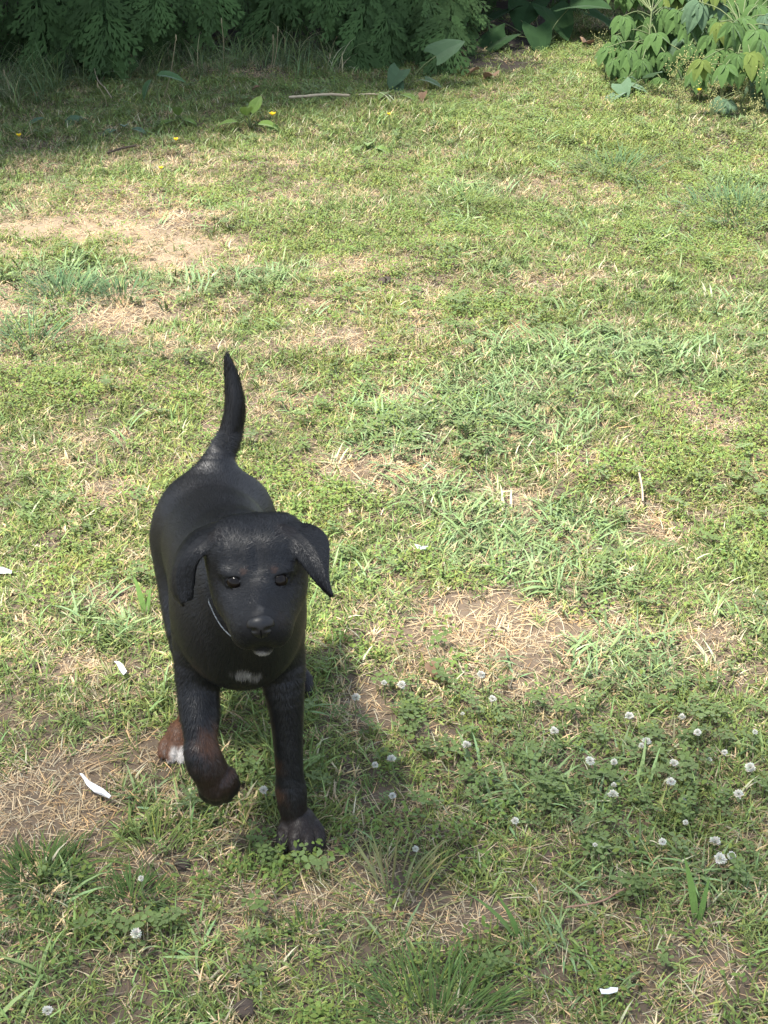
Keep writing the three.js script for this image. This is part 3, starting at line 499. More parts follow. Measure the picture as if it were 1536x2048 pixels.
// a flat drooping spray: an axis with side twigs, each set with scaly lobes; grows along +z, hangs along -y
function sprayGeo(seed, L, pairs, per, lw) {
  const r = mulberry(seed), tb = new TB(), axis = (t) => V((noise2(seed, t * 3) - .5) * .12 * L, -.22 * L * t * t, L * t), n = V(0, 1, .15).normalize();
  const lobe = (p, d, len, w, c) => { const s = V(0, 0, 0).crossVectors(d, n).normalize().multiplyScalar(w), m = p.clone().addScaledVector(d, len * .55), e = p.clone().addScaledVector(d, len); tb.tri(p, m.clone().add(s), e, c); tb.tri(p, e, m.clone().sub(s), c); };
  for (let i = 0; i < pairs; i++) for (const side of [-1, 1]) {
    const t = .08 + .9 * (i + (side > 0 ? .5 : 0)) / pairs, p = axis(t), len = L * .46 * Math.pow(Math.sin(Math.PI * (.2 + .72 * t)), .7) * (.6 + .7 * r()), a = side * (.80 - .35 * t + (r() - .5) * .35);
    const tilt = (r() - .5) * .35 - .1, v = .7 + r() * .6, c = [v, v, v * .92], dir = V(Math.sin(a), tilt, Math.cos(a)).normalize();
    lobe(p, dir, len, lw * .55, c);
    for (let k = 0; k < per; k++) {
      const u = (k + .4 + .3 * r()) / per, q = p.clone().addScaledVector(dir, len * u), ll = (len * .30 * (1 - .5 * u) + L * .03) * (.7 + .6 * r());
      for (const s2 of [-1, 1]) { const b = a + s2 * (.5 + .25 * r()), d2 = V(Math.sin(b), tilt + (r() - .5) * .3, Math.cos(b)).normalize(); lobe(q, d2, ll, lw, c); if (ll > L * .075) { const b2 = b - s2 * .55, q2 = q.clone().addScaledVector(d2, ll * .4); lobe(q2, V(Math.sin(b2), tilt, Math.cos(b2)).normalize(), ll * .6, lw * .85, c); } }
    }
  }
  lobe(axis(.85), V(0, -.35, .93), L * .2, lw * 1.1, [1, 1, 1]);
  return tb.geo();
}
const SPRAY = [11, 12, 13, 14, 15].map((s) => sprayGeo(s, .30, 8, 5, .0062));
const BIG = [21, 22, 23].map((s) => sprayGeo(s, .62, 8, 5, .014));
// px: where its lowest branches hang in the photograph; each entry of low is [px, py, distance, size, turn]
function conifer(label, x, z, H, R, low, seed, hmin = 1.15, dens = 90) {
  const t = new THREE.Group(); t.position.set(x, gy(x, z), z); const r = mulberry(seed);
  const tr = new THREE.CylinderGeometry(.02, .11, H * .95, 9, 12); { const p = tr.attributes.position; for (let i = 0; i < p.count; i++) { const y = p.getY(i); p.setX(i, p.getX(i) * (1 + .2 * noise3(i, y, 1)) + .04 * Math.sin(y * 2 + seed)); } } tr.translate(0, H * .475 - .05, 0); tr.computeVertexNormals();
  const trunk = mesh('trunk', tr, barkMat, t);
  for (let i = 0; i < 14; i++) {                                 // lower limbs
    const a = i * 2.4 + seed, y = .12 + i * .13, len = R * (.75 + .3 * r()), c = new THREE.CatmullRomCurve3([V(0, y, 0), V(Math.cos(a) * len * .5, y + .04, Math.sin(a) * len * .5), V(Math.cos(a) * len, y - .06, Math.sin(a) * len)]);
    mesh('limb', new THREE.TubeGeometry(c, 6, .012, 5), barkMat, trunk);
  }
  BIG.forEach((g, v) => {                                        // the crown: many sprays through its volume
    const n = Math.round(H * R * dens), im = new THREE.InstancedMesh(g, cedarMat, n), m = new THREE.Matrix4(), e = new THREE.Euler(), q = new THREE.Quaternion(), cc = new THREE.Color();
    for (let i = 0; i < n; i++) {
      const h = hmin + (H - hmin - .05) * Math.pow(r(), 1.25), rad = R * Math.pow(Math.max(.01, 1 - (h - .3) / (H - .1)), .6) * (.35 + .6 * Math.sqrt(r())) * (.85 + .3 * noise2(h * 3, i % 7)), a = r() * 6.2832;
      e.set(.35 + r() * .7, -a + Math.PI / 2, (r() - .5) * .7, 'YXZ'); q.setFromEuler(e); const s = .7 + r() * .6, k = .8 + r() * .45;
      m.compose(V(Math.cos(a) * rad * .75, h, Math.sin(a) * rad * .75), q, V(s, s, s)); im.setMatrixAt(i, m); im.setColorAt(i, cc.setRGB(k, k, k));
    }
    im.name = 'crown'; im.userData.kind = 'stuff'; im.castShadow = true; t.add(im);
  });
  low.forEach(([px, py, D, s, yaw = 0], i) => {        // hanging sprays one can pick out at the front
    const p = P(px, py, D), m = mesh('spray', SPRAY[(i + seed) % SPRAY.length], cedarMat, t);
    m.position.set(p.x - x, p.y - t.position.y, p.z - z); m.rotation.set(.75 + r() * .45, yaw + (r() - .5) * .5, (r() - .5) * .6, 'YXZ'); m.scale.setScalar(s);
  });
  return add(tag(t, label, 'tree', 'conifers along the edge of the lawn'), 'conifer_tree');
}
{
  const r = mulberry(404), fan = (x0, x1, y0, y1, n, D, s = 1) => { const o = []; n = Math.ceil(n * .66); for (let i = 0; i < n; i++) o.push([lerp(x0, x1, (i + r()) / n), lerp(y0, y1, r()), D + (r() - .5) * .35, s * (.75 + .5 * r()), (r() - .5) * 1.4]); return o; };
  const A = G(150, 60), B = G(830, 40);
  conifer('broad drooping conifer whose lowest sprays reach the long grass', A.x - .05, A.z - .95, 6.2, 1.75, [...fan(-60, 420, -100, -65, 16, 6.35), ...fan(60, 300, -55, -5, 12, 6.3), ...fan(290, 400, -75, -35, 5, 6.3, .8), ...fan(110, 290, -5, 55, 12, 6.25), ...fan(140, 250, 40, 85, 6, 6.2), ...fan(-40, 90, -20, 30, 5, 6.4, .9), ...fan(230, 300, -30, 25, 5, 6.3, .9), ...fan(80, 230, 0, 60, 6, 6.6)], 3);
  conifer('drooping conifer with sprays hanging above the heart shaped leaves', B.x - .02, B.z - .90, 5.2, 1.7, [...fan(650, 940, -95, -55, 13, 6.55), ...fan(655, 920, -60, -20, 11, 6.5), ...fan(670, 800, 0, 50, 9, 6.45), ...fan(690, 780, 40, 75, 5, 6.4), ...fan(835, 915, -20, 15, 6, 6.45), ...fan(680, 800, 0, 60, 5, 6.7)], 8);
  conifer('narrow conifer standing back between its drooping neighbours', G(500, 0).x, A.z - 1.35, 5.6, 1.7, [...fan(430, 650, -130, -95, 10, 6.75), ...fan(480, 600, -100, -75, 5, 6.7)], 14);
  conifer('conifer deep in the hedge behind the dark big leaved plant', G(1120, 0).x + .15, A.z - 2.6, 4.6, 1.2, fan(950, 1250, -60, -40, 4, 7.6), 19, .3);
  conifer('conifer at the far end of the hedge past the long grass', A.x - 2.0, A.z - .9, 6.0, 1.8, fan(-300, -40, -40, 10, 8, 6.3), 23);
  conifer('conifer standing beside the lawn, its shade lying on the grass', -2.85, -5.3, 8.2, 1.0, [], 41, .3, 34);
  conifer('tall conifer in the second row of the hedge', A.x + .9, A.z - 2.7, 6.8, 1.5, [], 29, 1.1);
  conifer('conifer in the second row close to the narrow one', A.x - 1.1, A.z - 2.8, 6.6, 1.5, [], 31, 1.1);
}

// ------------------------------------------------------------------ leafy plants
const bigLeafMat = leafMat(lin(.035, .075, .028), { specularIntensity: .15 }), paleLeafMat = leafMat(lin(.10, .17, .095)), limeLeafMat = leafMat(lin(.13, .21, .04)), creeperMat = leafMat(lin(.085, .16, .040)), creeperYellow = leafMat(lin(.135, .185, .036)), creeperBlue = leafMat(lin(.11, .185, .10)), stemMat = new THREE.MeshStandardMaterial({ color: lin(.12, .15, .06), roughness: .8 });
const HEART = [1, 2, 3].map((s) => leafGeo(.13, .058, heart, { rows: 8, fold: .22, droop: .25, lobe: .25, wave: .1, seed: s })), OVAL = [1, 2, 3].map((s) => leafGeo(.12, .030, oval, { rows: 7, fold: .3, droop: .35, wave: .12, seed: s })), LANCE = [1, 2, 3].map((s) => leafGeo(.12, .017, lance, { rows: 6, fold: .3, droop: .4, seed: s }));
const LEAFLET = [1, 2, 3, 4].map((s) => leafGeo(.105, .026, oval, { rows: 6, fold: .32, droop: .35, wave: .15, seed: s + 20 }));
function leaf(parent, geo, mat, p, yaw, pitch, roll, s, label) { const m = mesh('leaf', geo, mat, parent); m.position.copy(p); m.rotation.set(pitch, yaw, roll, 'YXZ'); m.scale.setScalar(s); if (label) m.userData.label = label; return m; }
function stemTo(parent, a, b, rad, name = 'stem', sag = .02) { const c = new THREE.CatmullRomCurve3([a, a.clone().lerp(b, .5).add(V(0, sag, 0)), b]); return mesh(name, new THREE.TubeGeometry(c, 6, rad, 5), stemMat, parent); }
// a weed rooted at a picture point; leaves: [px, py, D, yaw, pitch, roll, size, kind]
function weed(name, label, category, root, leaves, mat, kit, group) {
  const t = new THREE.Group(), o = GP(...root); t.position.copy(o);
  leaves.forEach(([px, py, dD, yaw, pitch, roll, s], i) => { const p = P(px, py, -o.z + dD).sub(o); p.y = Math.max(p.y, .01); stemTo(t, V(0, 0, 0), p, .0022); leaf(t, kit[i % kit.length], mat, p, yaw, pitch, roll, s); });
  return add(tag(t, label, category, group), name);
}
weed('heart_leaf_plant', 'low plant with two broad heart shaped leaves below the hanging conifer sprays', 'plant', [812, 172], [[872, 112, .0, 1.9, -.55, .5, 1.05], [800, 140, -.03, -.5, .45, -.3, .75], [790, 165, -.05, .3, .5, .2, .6], [850, 160, -.02, 1.2, .1, 0, .6]], leafMat(lin(.07, .125, .06)), HEART);
weed('dock_plant', 'two leaved weed on an upright stalk in the long grass', 'plant', [318, 212], [[312, 150, .0, 1.4, -.1, .2, .95], [303, 158, -.02, -.9, .75, 0, .7]], leafMat(lin(.075, .15, .055)), OVAL);
weed('dock_plant', 'weed with one large pale leaf lying on the lawn near the long grass', 'plant', [100, 244], [[128, 240, -.03, 1.2, .05, .4, 1.15], [90, 236, .0, -1.2, .1, 0, .7]], paleLeafMat, OVAL);
weed('dock_plant', 'leafy green rosette beside the yellow flower', 'plant', [500, 258], [[492, 232, 0, .2, -.9, 0, .8], [505, 228, .02, 2.8, -.8, .1, .8], [515, 248, -.05, 1.2, -.2, .2, .7], [480, 246, -.03, -1.2, -.3, 0, .7], [530, 258, -.06, 1.7, 0, 0, .6]], limeLeafMat, OVAL);
weed('dock_plant', 'small rosette with upright leaf in shaded grass', 'plant', [356, 250], [[357, 232, 0, 0, -1, 0, .65], [350, 244, -.03, -.9, -.2, 0, .6], [366, 248, -.02, 1, -.2, 0, .55]], limeLeafMat, OVAL);
weed('dock_plant', 'rosette of pale leaves flat in grass under yellow flowers', 'plant', [245, 268], [[235, 262, 0, -.7, -.2, 0, .6], [262, 258, 0, 1, -.2, 0, .6], [248, 254, .02, .2, -.6, 0, .6]], paleLeafMat, OVAL);
weed('lawn_weed', 'low weed with pale green leaf in front of the dry stick', 'plant', [738, 300], [[725, 296, 0, -1, -.1, 0, .6], [748, 294, 0, .9, -.1, 0, .65], [736, 288, .03, 0, -.5, 0, .55]], limeLeafMat, OVAL);
weed('lawn_weed', 'weed with two long leaves between dry stick and heart shaped leaves', 'plant', [795, 205], [[785, 186, 0, -.6, -.3, .3, .9], [800, 192, .02, .8, -.2, 0, .8]], limeLeafMat, OVAL);
weed('broad_leaf_plant', 'dark plant with very large leaves under the hedge', 'plant', [1085, 95], [[1020, 25, .25, -1.3, .25, .2, 1.75], [1012, 72, .0, -1.2, .35, -.1, 1.7], [1100, 18, .2, .4, .3, 0, 1.6], [1140, 14, .1, .9, -.3, .2, 1.6], [1072, 55, .0, .2, .6, 0, 1.2], [1060, 5, .3, -.3, .2, 0, 1.7], [1180, 30, .25, 1.3, .3, 0, 1.5], [960, 30, .3, -1.5, .3, 0, 1.4]], bigLeafMat, HEART);
// palmate creeper: each leaf is a fan of five leaflets
const PALM = [1, 2, 3, 4].map((s) => { const r = mulberry(s * 7), gs = []; for (let k = 0; k < 5; k++) { const g = LEAFLET[(k + s) % 4].clone(), sc = [.72, .95, 1.05, .95, .72][k] * (.9 + r() * .2); g.rotateX(.25 + r() * .35); g.scale(sc, sc, sc); g.rotateY((k - 2) * .62 + (r() - .5) * .2); gs.push(g); } return gs; });
function creeper(label, root, hubs, seed) {
  const t = new THREE.Group(), o = GP(...root), r = mulberry(seed); t.position.copy(o);
  const top = V((r() - .5) * .1, .26, -.1); stemTo(t, V(0, -.01, 0), top, .004, 'stem', .03);
  const xs = hubs.map((h) => h[0]), x0 = Math.min(...xs), x1 = Math.max(...xs), more = Array.from({ length: 30 }, () => { const py = -45 + r() * (root[1] + 55); return [lerp(x0 - 10, x1 + 10, r()), py, lerp(.42, -.12, clamp(py / root[1])) + r() * .1, .75 + r() * .35, r() < .03 ? 1 : r() < .2 ? 2 : 0]; });
  for (const [px, py, dD, s = 1, kind = 0] of [...hubs, ...more]) {
    const p = P(px, py, -o.z + dD).sub(o); p.y = Math.max(p.y, .03); stemTo(t, top.clone().multiplyScalar(clamp(p.y / .26, .1, 1)), p, .0022, 'leaf_stalk', .02);
    const lf = new THREE.Group(); lf.name = 'leaf'; for (const g of PALM[(r() * 4) | 0]) mesh('leaflet', g, [creeperMat, creeperYellow, creeperBlue][kind], lf);
    lf.position.copy(p); lf.rotation.set(.15 + r() * .45, (r() - .5) * 1.6, (r() - .5) * .5, 'YXZ'); lf.scale.setScalar(s * (.9 + .2 * r())); t.add(lf);
  }
  return add(tag(t, label, 'creeper', 'creepers at the corner of the lawn'), 'creeper_plant');
}
creeper('creeper with five fingered green leaves next to the dark large leaved plant', [1290, 165], [[1247, 32, .1], [1258, 100, -.1, .9], [1312, 66, 0], [1310, 30, .15], [1232, 70, .05, .8], [1285, 120, -.15, .8], [1360, 100, -.05, .9], [1340, 20, .2], [1270, 60, .1], [1330, 105, -.1, .8], [1225, 120, -.1, .6], [1290, 90, 0, .85], [1215, 95, 0, .7]], 5);
creeper('creeper with broad five fingered leaves beyond the blue scrap', [1395, 170], [[1376, 52, 0, 1.05], [1398, 34, .05, 1.05], [1430, 36, .1], [1357, 20, .15], [1420, 70, -.05, .9], [1380, 90, -.1, .9], [1410, 12, .2], [1440, 15, .2]], 6);
creeper('creeper with some yellow tinged leaves under the budding sprigs', [1500, 225], [[1466, 46, 0, 1.05], [1476, 108, -.1, 1.1], [1440, 45, .05, .8, 1], [1488, 35, .1, .9], [1512, 60, 0, 1], [1525, 80, -.05, 1], [1500, 105, -.1, .9, 1], [1530, 140, -.15, .9], [1452, 130, -.15, .8], [1530, 30, .1, 1, 2], [1515, 10, .2], [1550, 110, -.1], [1560, 60, 0], [1404, 120, -.12, .7, 1], [1538, 175, -.1, .8, 2], [1570, 150, -.1]], 7);
weed('trailing_weed', 'trailing weed with one bluish and one olive leaf flat on the grass', 'plant', [1250, 190], [[1242, 168, 0, .1, .2, .4, .7], [1236, 190, -.05, -.8, .1, .2, .7], [1300, 155, 0, .5, -.7, 0, .6], [1262, 172, .02, 1, 0, 0, .55]], creeperBlue, HEART);
// sprigs with tiny buds
{
  const budGeo = new THREE.IcosahedronGeometry(.0045, 0), budMat = new THREE.MeshStandardMaterial({ color: lin(.42, .40, .16), roughness: .8 }), r = mulberry(33), sprig = [];
  for (let v = 0; v < 3; v++) {
    const st = [], bu = [];
    for (let i = 0; i < 12; i++) {
      const a = r() * 6.28, h = .12 + r() * .28, sp = .03 + r() * .09, b = V(Math.cos(a) * sp, h, Math.sin(a) * sp), c = new THREE.CatmullRomCurve3([V(0, 0, 0), V(b.x * .3, h * .55, b.z * .3), b]); st.push(new THREE.TubeGeometry(c, 5, .0013, 3));
      for (let k = 0; k < 9; k++) { const p = c.getPoint(.55 + .45 * r()), g = budGeo.clone(); g.translate(p.x + (r() - .5) * .03, p.y + (r() - .5) * .02, p.z + (r() - .5) * .03); bu.push(g); }
    }
    sprig.push([mergeGeometries(st), mergeGeometries(bu)]);
  }
  const spots = [[1480, 60, 1.1], [1500, 90, .9], [1460, 75, .8], [1370, 160, .5], [1400, 175, .5], [1340, 170, .45], [1440, 190, .5], [1480, 210, .45], [1510, 215, .5], [1355, 215, .35], [1195, 110, .4], [1210, 140, .4], [1505, 250, .4], [1420, 225, .4]];
  spots.forEach(([px, py, s], i) => { const t = new THREE.Group(), o = GP(px, py + 60 * s); t.position.copy(o); t.rotation.y = r() * 6; t.scale.setScalar(s); mesh('stem', sprig[i % 3][0], stemMat, t); mesh('bud', sprig[i % 3][1], budMat, t).userData.kind = 'stuff'; add(tag(t, i < 3 ? 'tall budding sprig rising through the yellow tinged creeper' : 'short budding sprig in the weedy corner by the creepers', 'plant', i < 3 ? 'tall budding sprigs' : 'short budding sprigs'), 'budding_sprig'); });
}

// ------------------------------------------------------------------ flowers and distinct tufts in the lawn
{
  const r = mulberry(808), white = new THREE.MeshPhysicalMaterial({ color: lin(.72, .71, .64), roughness: 1, transmission: .2, thickness: 0, side: THREE.DoubleSide, vertexColors: true });
  const heads = [1, 2, 3].map((v) => {
    const tb = new TB();
    for (let i = 0; i < 60; i++) {
      const y = 1 - (i + .5) / 60 * 1.6, a = i * 2.39996, q = Math.sqrt(1 - y * y * .98), d = V(Math.cos(a) * q, y * .9 + .1, Math.sin(a) * q).normalize(), s = V(-Math.sin(a), 0, Math.cos(a)), L = .0074 * (.85 + .35 * r()), k = y < -.25 && r() < .7 ? [.62, .55, .38] : [1, 1, 1].map((q2) => q2 * (.85 + .15 * r()));
      const p = d.clone().multiplyScalar(.0022), m = d.clone().multiplyScalar(L * .7), e = d.clone().multiplyScalar(L), u = V(0, 0, 0).crossVectors(d, s).multiplyScalar(.0012);
      tb.quad(p, m.clone().addScaledVector(s, .0019), e, m.clone().addScaledVector(s, -.0019), k); tb.quad(p, m.clone().add(u), e, m.clone().sub(u), k);
    }
    return tb.geo();
  });
  const W = [[712, 1395], [803, 1370], [768, 1366, .7], [962, 1350], [985, 1398, .9], [783, 1518], [750, 1530, .75], [933, 1490], [785, 1592, .8], [1030, 1642, .8], [1108, 1462], [1180, 1522], [1228, 1524, .75], [1258, 1432], [1293, 1483], [1283, 1492, .7], [1348, 1527], [1342, 1564], [1226, 1590, 1.15], [1228, 1570, .6], [1395, 1465, .85], [1364, 1434, .8], [1449, 1505, .7], [1418, 1520, .7], [1500, 1535, 1.1], [1477, 1588], [1371, 1596, .65], [1430, 1684, 1.2], [1440, 1718, 1.25], [1463, 1712, .9], [1371, 1645, .6], [527, 1580, .9], [831, 1698, .7], [272, 1868, 1.1], [95, 2022, 1], [1325, 1684, .8], [282, 1757, .6], [1190, 1690, .5], [1510, 1464, .6], [925, 1428, .5]];
  for (const [i, [px, py, s = 1]] of W.entries()) {
    const t = new THREE.Group(), h = .03 + r() * .02, lean = V((r() - .5) * .02, 0, (r() - .5) * .02), g0 = G(px, py), D = -g0.z - h / Math.tan(Math.atan2(CAM_H, -g0.z)), hd = P(px, py, D), o = V(hd.x - lean.x, gy(hd.x, hd.z), hd.z - lean.z);
    t.position.copy(o); const top = V(lean.x, hd.y - o.y, lean.z);
    stemTo(t, V(0, -.003, 0), top, .0009, 'stem', .0);
    const m = mesh('flower_head', heads[i % 3], white, t); m.position.copy(top); m.rotation.set((r() - .5) * .7, r() * 6, (r() - .5) * .7); m.scale.setScalar(s * .92);
    add(tag(t, s >= 1.1 ? 'large full white clover flower standing in the clover' : s < .75 ? 'small half open white clover flower low in the grass' : 'white clover flower head on a thin stem in the grass', 'flower', s >= 1.1 ? 'large white clover flowers' : s < .75 ? 'small white clover flowers' : 'white clover flowers'), 'clover_flower');
  }
  const yellow = leafMat(lin(.72, .52, .02), { transmission: .3 }), petal = leafGeo(.011, .0052, oval, { rows: 3, fold: .15, droop: -.3 });
  const pistil = new THREE.SphereGeometry(.0028, 8, 6), pmat = new THREE.MeshStandardMaterial({ color: lin(.5, .36, .03), roughness: .8 });
  for (const [px, py, s, label] of [[545, 230, 1.35, 'bright yellow buttercup over the leafy green rosette'], [38, 272, 1.1, 'yellow buttercup at the edge of the long grass, beside the pale leaf'], [352, 280, 1, 'yellow buttercup in shaded grass below the small upright rosette'], [322, 337, .9, 'yellow buttercup at the shade edge, next to the dry dirt'], [778, 229, .8, 'small yellow flower under the two long leaves'], [1398, 181, 1, 'yellow flower beneath the creepers']]) {
    const t = new THREE.Group(), h = .07, g0 = G(px, py), D = -g0.z - h / Math.tan(Math.atan2(CAM_H, -g0.z)), hd = P(px, py, D), o = V(hd.x, gy(hd.x, hd.z), hd.z); t.position.copy(o); const top = V(0, hd.y - o.y, 0);
    stemTo(t, V(.004, -.003, 0), top, .0011, 'stem', 0); for (let k = 0; k < 5; k++) { const m = mesh('petal', petal, yellow, t); m.position.copy(top); m.rotation.set(-.35, k * 1.2566 + px, 0, 'YXZ'); m.scale.setScalar(s * 1.1); }
    const c = mesh('flower_centre', pistil, pmat, t); c.position.copy(top); add(tag(t, label, 'flower'), 'buttercup');
  }
  // clumps of grass that stand out of the mown lawn
  const deep = leafMat(lin(.085, .145, .035)), clumps = [
    [85, 1762, .046, 'round dark green grass tuft on dry straw', 0, 330, .032, .066], [262, 1805, .036, 'dark tuft of grass beside clover, next to a small white flower', 0, 190, .03, .052], [870, 2050, .075, 'bright green thick grass tuft at the end of the straw patch', 0, 330, .045, .085],
    [310, 1712, .04, 'wispy grass tuft between the paper strip and raised paw', 1, 80, .04, .085], [505, 1782, .05, 'short grass tuft in front of the planted paw', 1, 90, .03, .06], [610, 1870, .03, 'tiny green tuft in the middle of straw', 0, 60, .025, .045], [130, 590, .10, 'wide thick green clump next to bare sandy soil', 2, 260, .05, .10], [240, 590, .075, 'lower green clump joined to the wide thick clump', 2, 160, .04, .08],
    [790, 1800, .055, 'tall yellowing wisps of grass by the straw patch', 3, 90, .05, .10], [85, 1868, .02, 'very small tuft alone in dry straw', 0, 30, .02, .04], [920, 425, .10, 'olive grass clump sticking up in the pale lawn', 1, 160, .06, .12], [1480, 420, .17, 'bright blue green thick grass patch near the weedy corner', 2, 330, .05, .11], [60, 690, .06, 'coarse sprawling clump with a long bent stalk', 2, 70, .06, .14], [1230, 330, .13, 'taller grass clump in the lawn ahead of the creepers', 2, 170, .06, .13]];
  const mats = [deep, leafMat(lin(.15, .20, .05)), leafMat(lin(.105, .18, .075)), leafMat(lin(.25, .25, .10))];
  for (const [px, py, rad, label, mi, n, l0, l1] of clumps) {
    const tb = new TB(); for (let i = 0; i < n; i++) { const a = r() * 6.28, q = Math.sqrt(r()) * rad, v = .75 + r() * .5, w = (r() - .5) * .2; blade(tb, V(Math.cos(a) * q, -.004, Math.sin(a) * q), a + (r() - .5) * 1.6, lerp(l0, l1, r()), lerp(.0018, mi === 2 ? .0052 : .003, r()), 1.5 - .75 * q / rad - r() * .25, .3 + r() * .9, 4, r() < .06 ? [2.2, 1.7, 1.4] : [v * (1 + w), v, v * (1 - w)], (r() - .5)); }
    const m = new THREE.Mesh(tb.geo(), mats[mi]); m.position.copy(GP(px, py)); add(tag(m, label, 'grass tuft'), 'grass_tuft');
  }
  // a few long separate blades
  const long = leafMat(lin(.12, .21, .045)); for (const [px, py, az, len, label] of [[1035, 1880, 3.6, .10, 'long bright blade of grass bent over the straw'], [290, 1225, 4.3, .085, 'single broad upright blade beside the puppy'], [1390, 1850, 4.6, .09, 'pale folded blade in the leafy weeds'], [1085, 1110, .3, .09, 'broad blade leaning out of a coarse clump']]) {
    const tb = new TB(); blade(tb, V(0, -.004, 0), az, len, .011, 1.0, .9, 7, [1, 1, 1]); blade(tb, V(.004, -.004, .003), az + .5, len * .75, .008, 1.1, 1, 6, [.85, .9, .9]); const m = new THREE.Mesh(tb.geo(), long); m.position.copy(GP(px, py)); add(tag(m, label, 'grass blade'), 'long_blade');
  }
  // seed stalks in the long grass
  const dryM = new THREE.MeshStandardMaterial({ color: lin(.26, .22, .13), roughness: .9 });
  for (const [i, [px, py, tx, ty]] of [[445, 150, 443, 42], [542, 150, 556, 58], [538, 150, 546, 75], [325, 200, 352, 75], [640, 150, 660, 112], [20, 190, 8, 145], [215, 215, 195, 170]].entries()) {
    const t = new THREE.Group(), o = GP(px, py); t.position.copy(o); const top = P(tx, ty, -o.z - .02).sub(o); const c = new THREE.CatmullRomCurve3([V(0, -.01, 0), top.clone().multiplyScalar(.5).add(V(.008, 0, 0)), top]); mesh('stalk', new THREE.TubeGeometry(c, 8, .0015, 5), dryM, t);
    const h = mesh('seed_head', new THREE.SphereGeometry(.006, 7, 6), dryM, t); h.scale.set(.5, 2.2, .5); h.position.copy(top); add(tag(t, 'dry brown seed stalk standing in the long grass', 'stalk', 'dry seed stalks'), 'seed_stalk');
  }
}

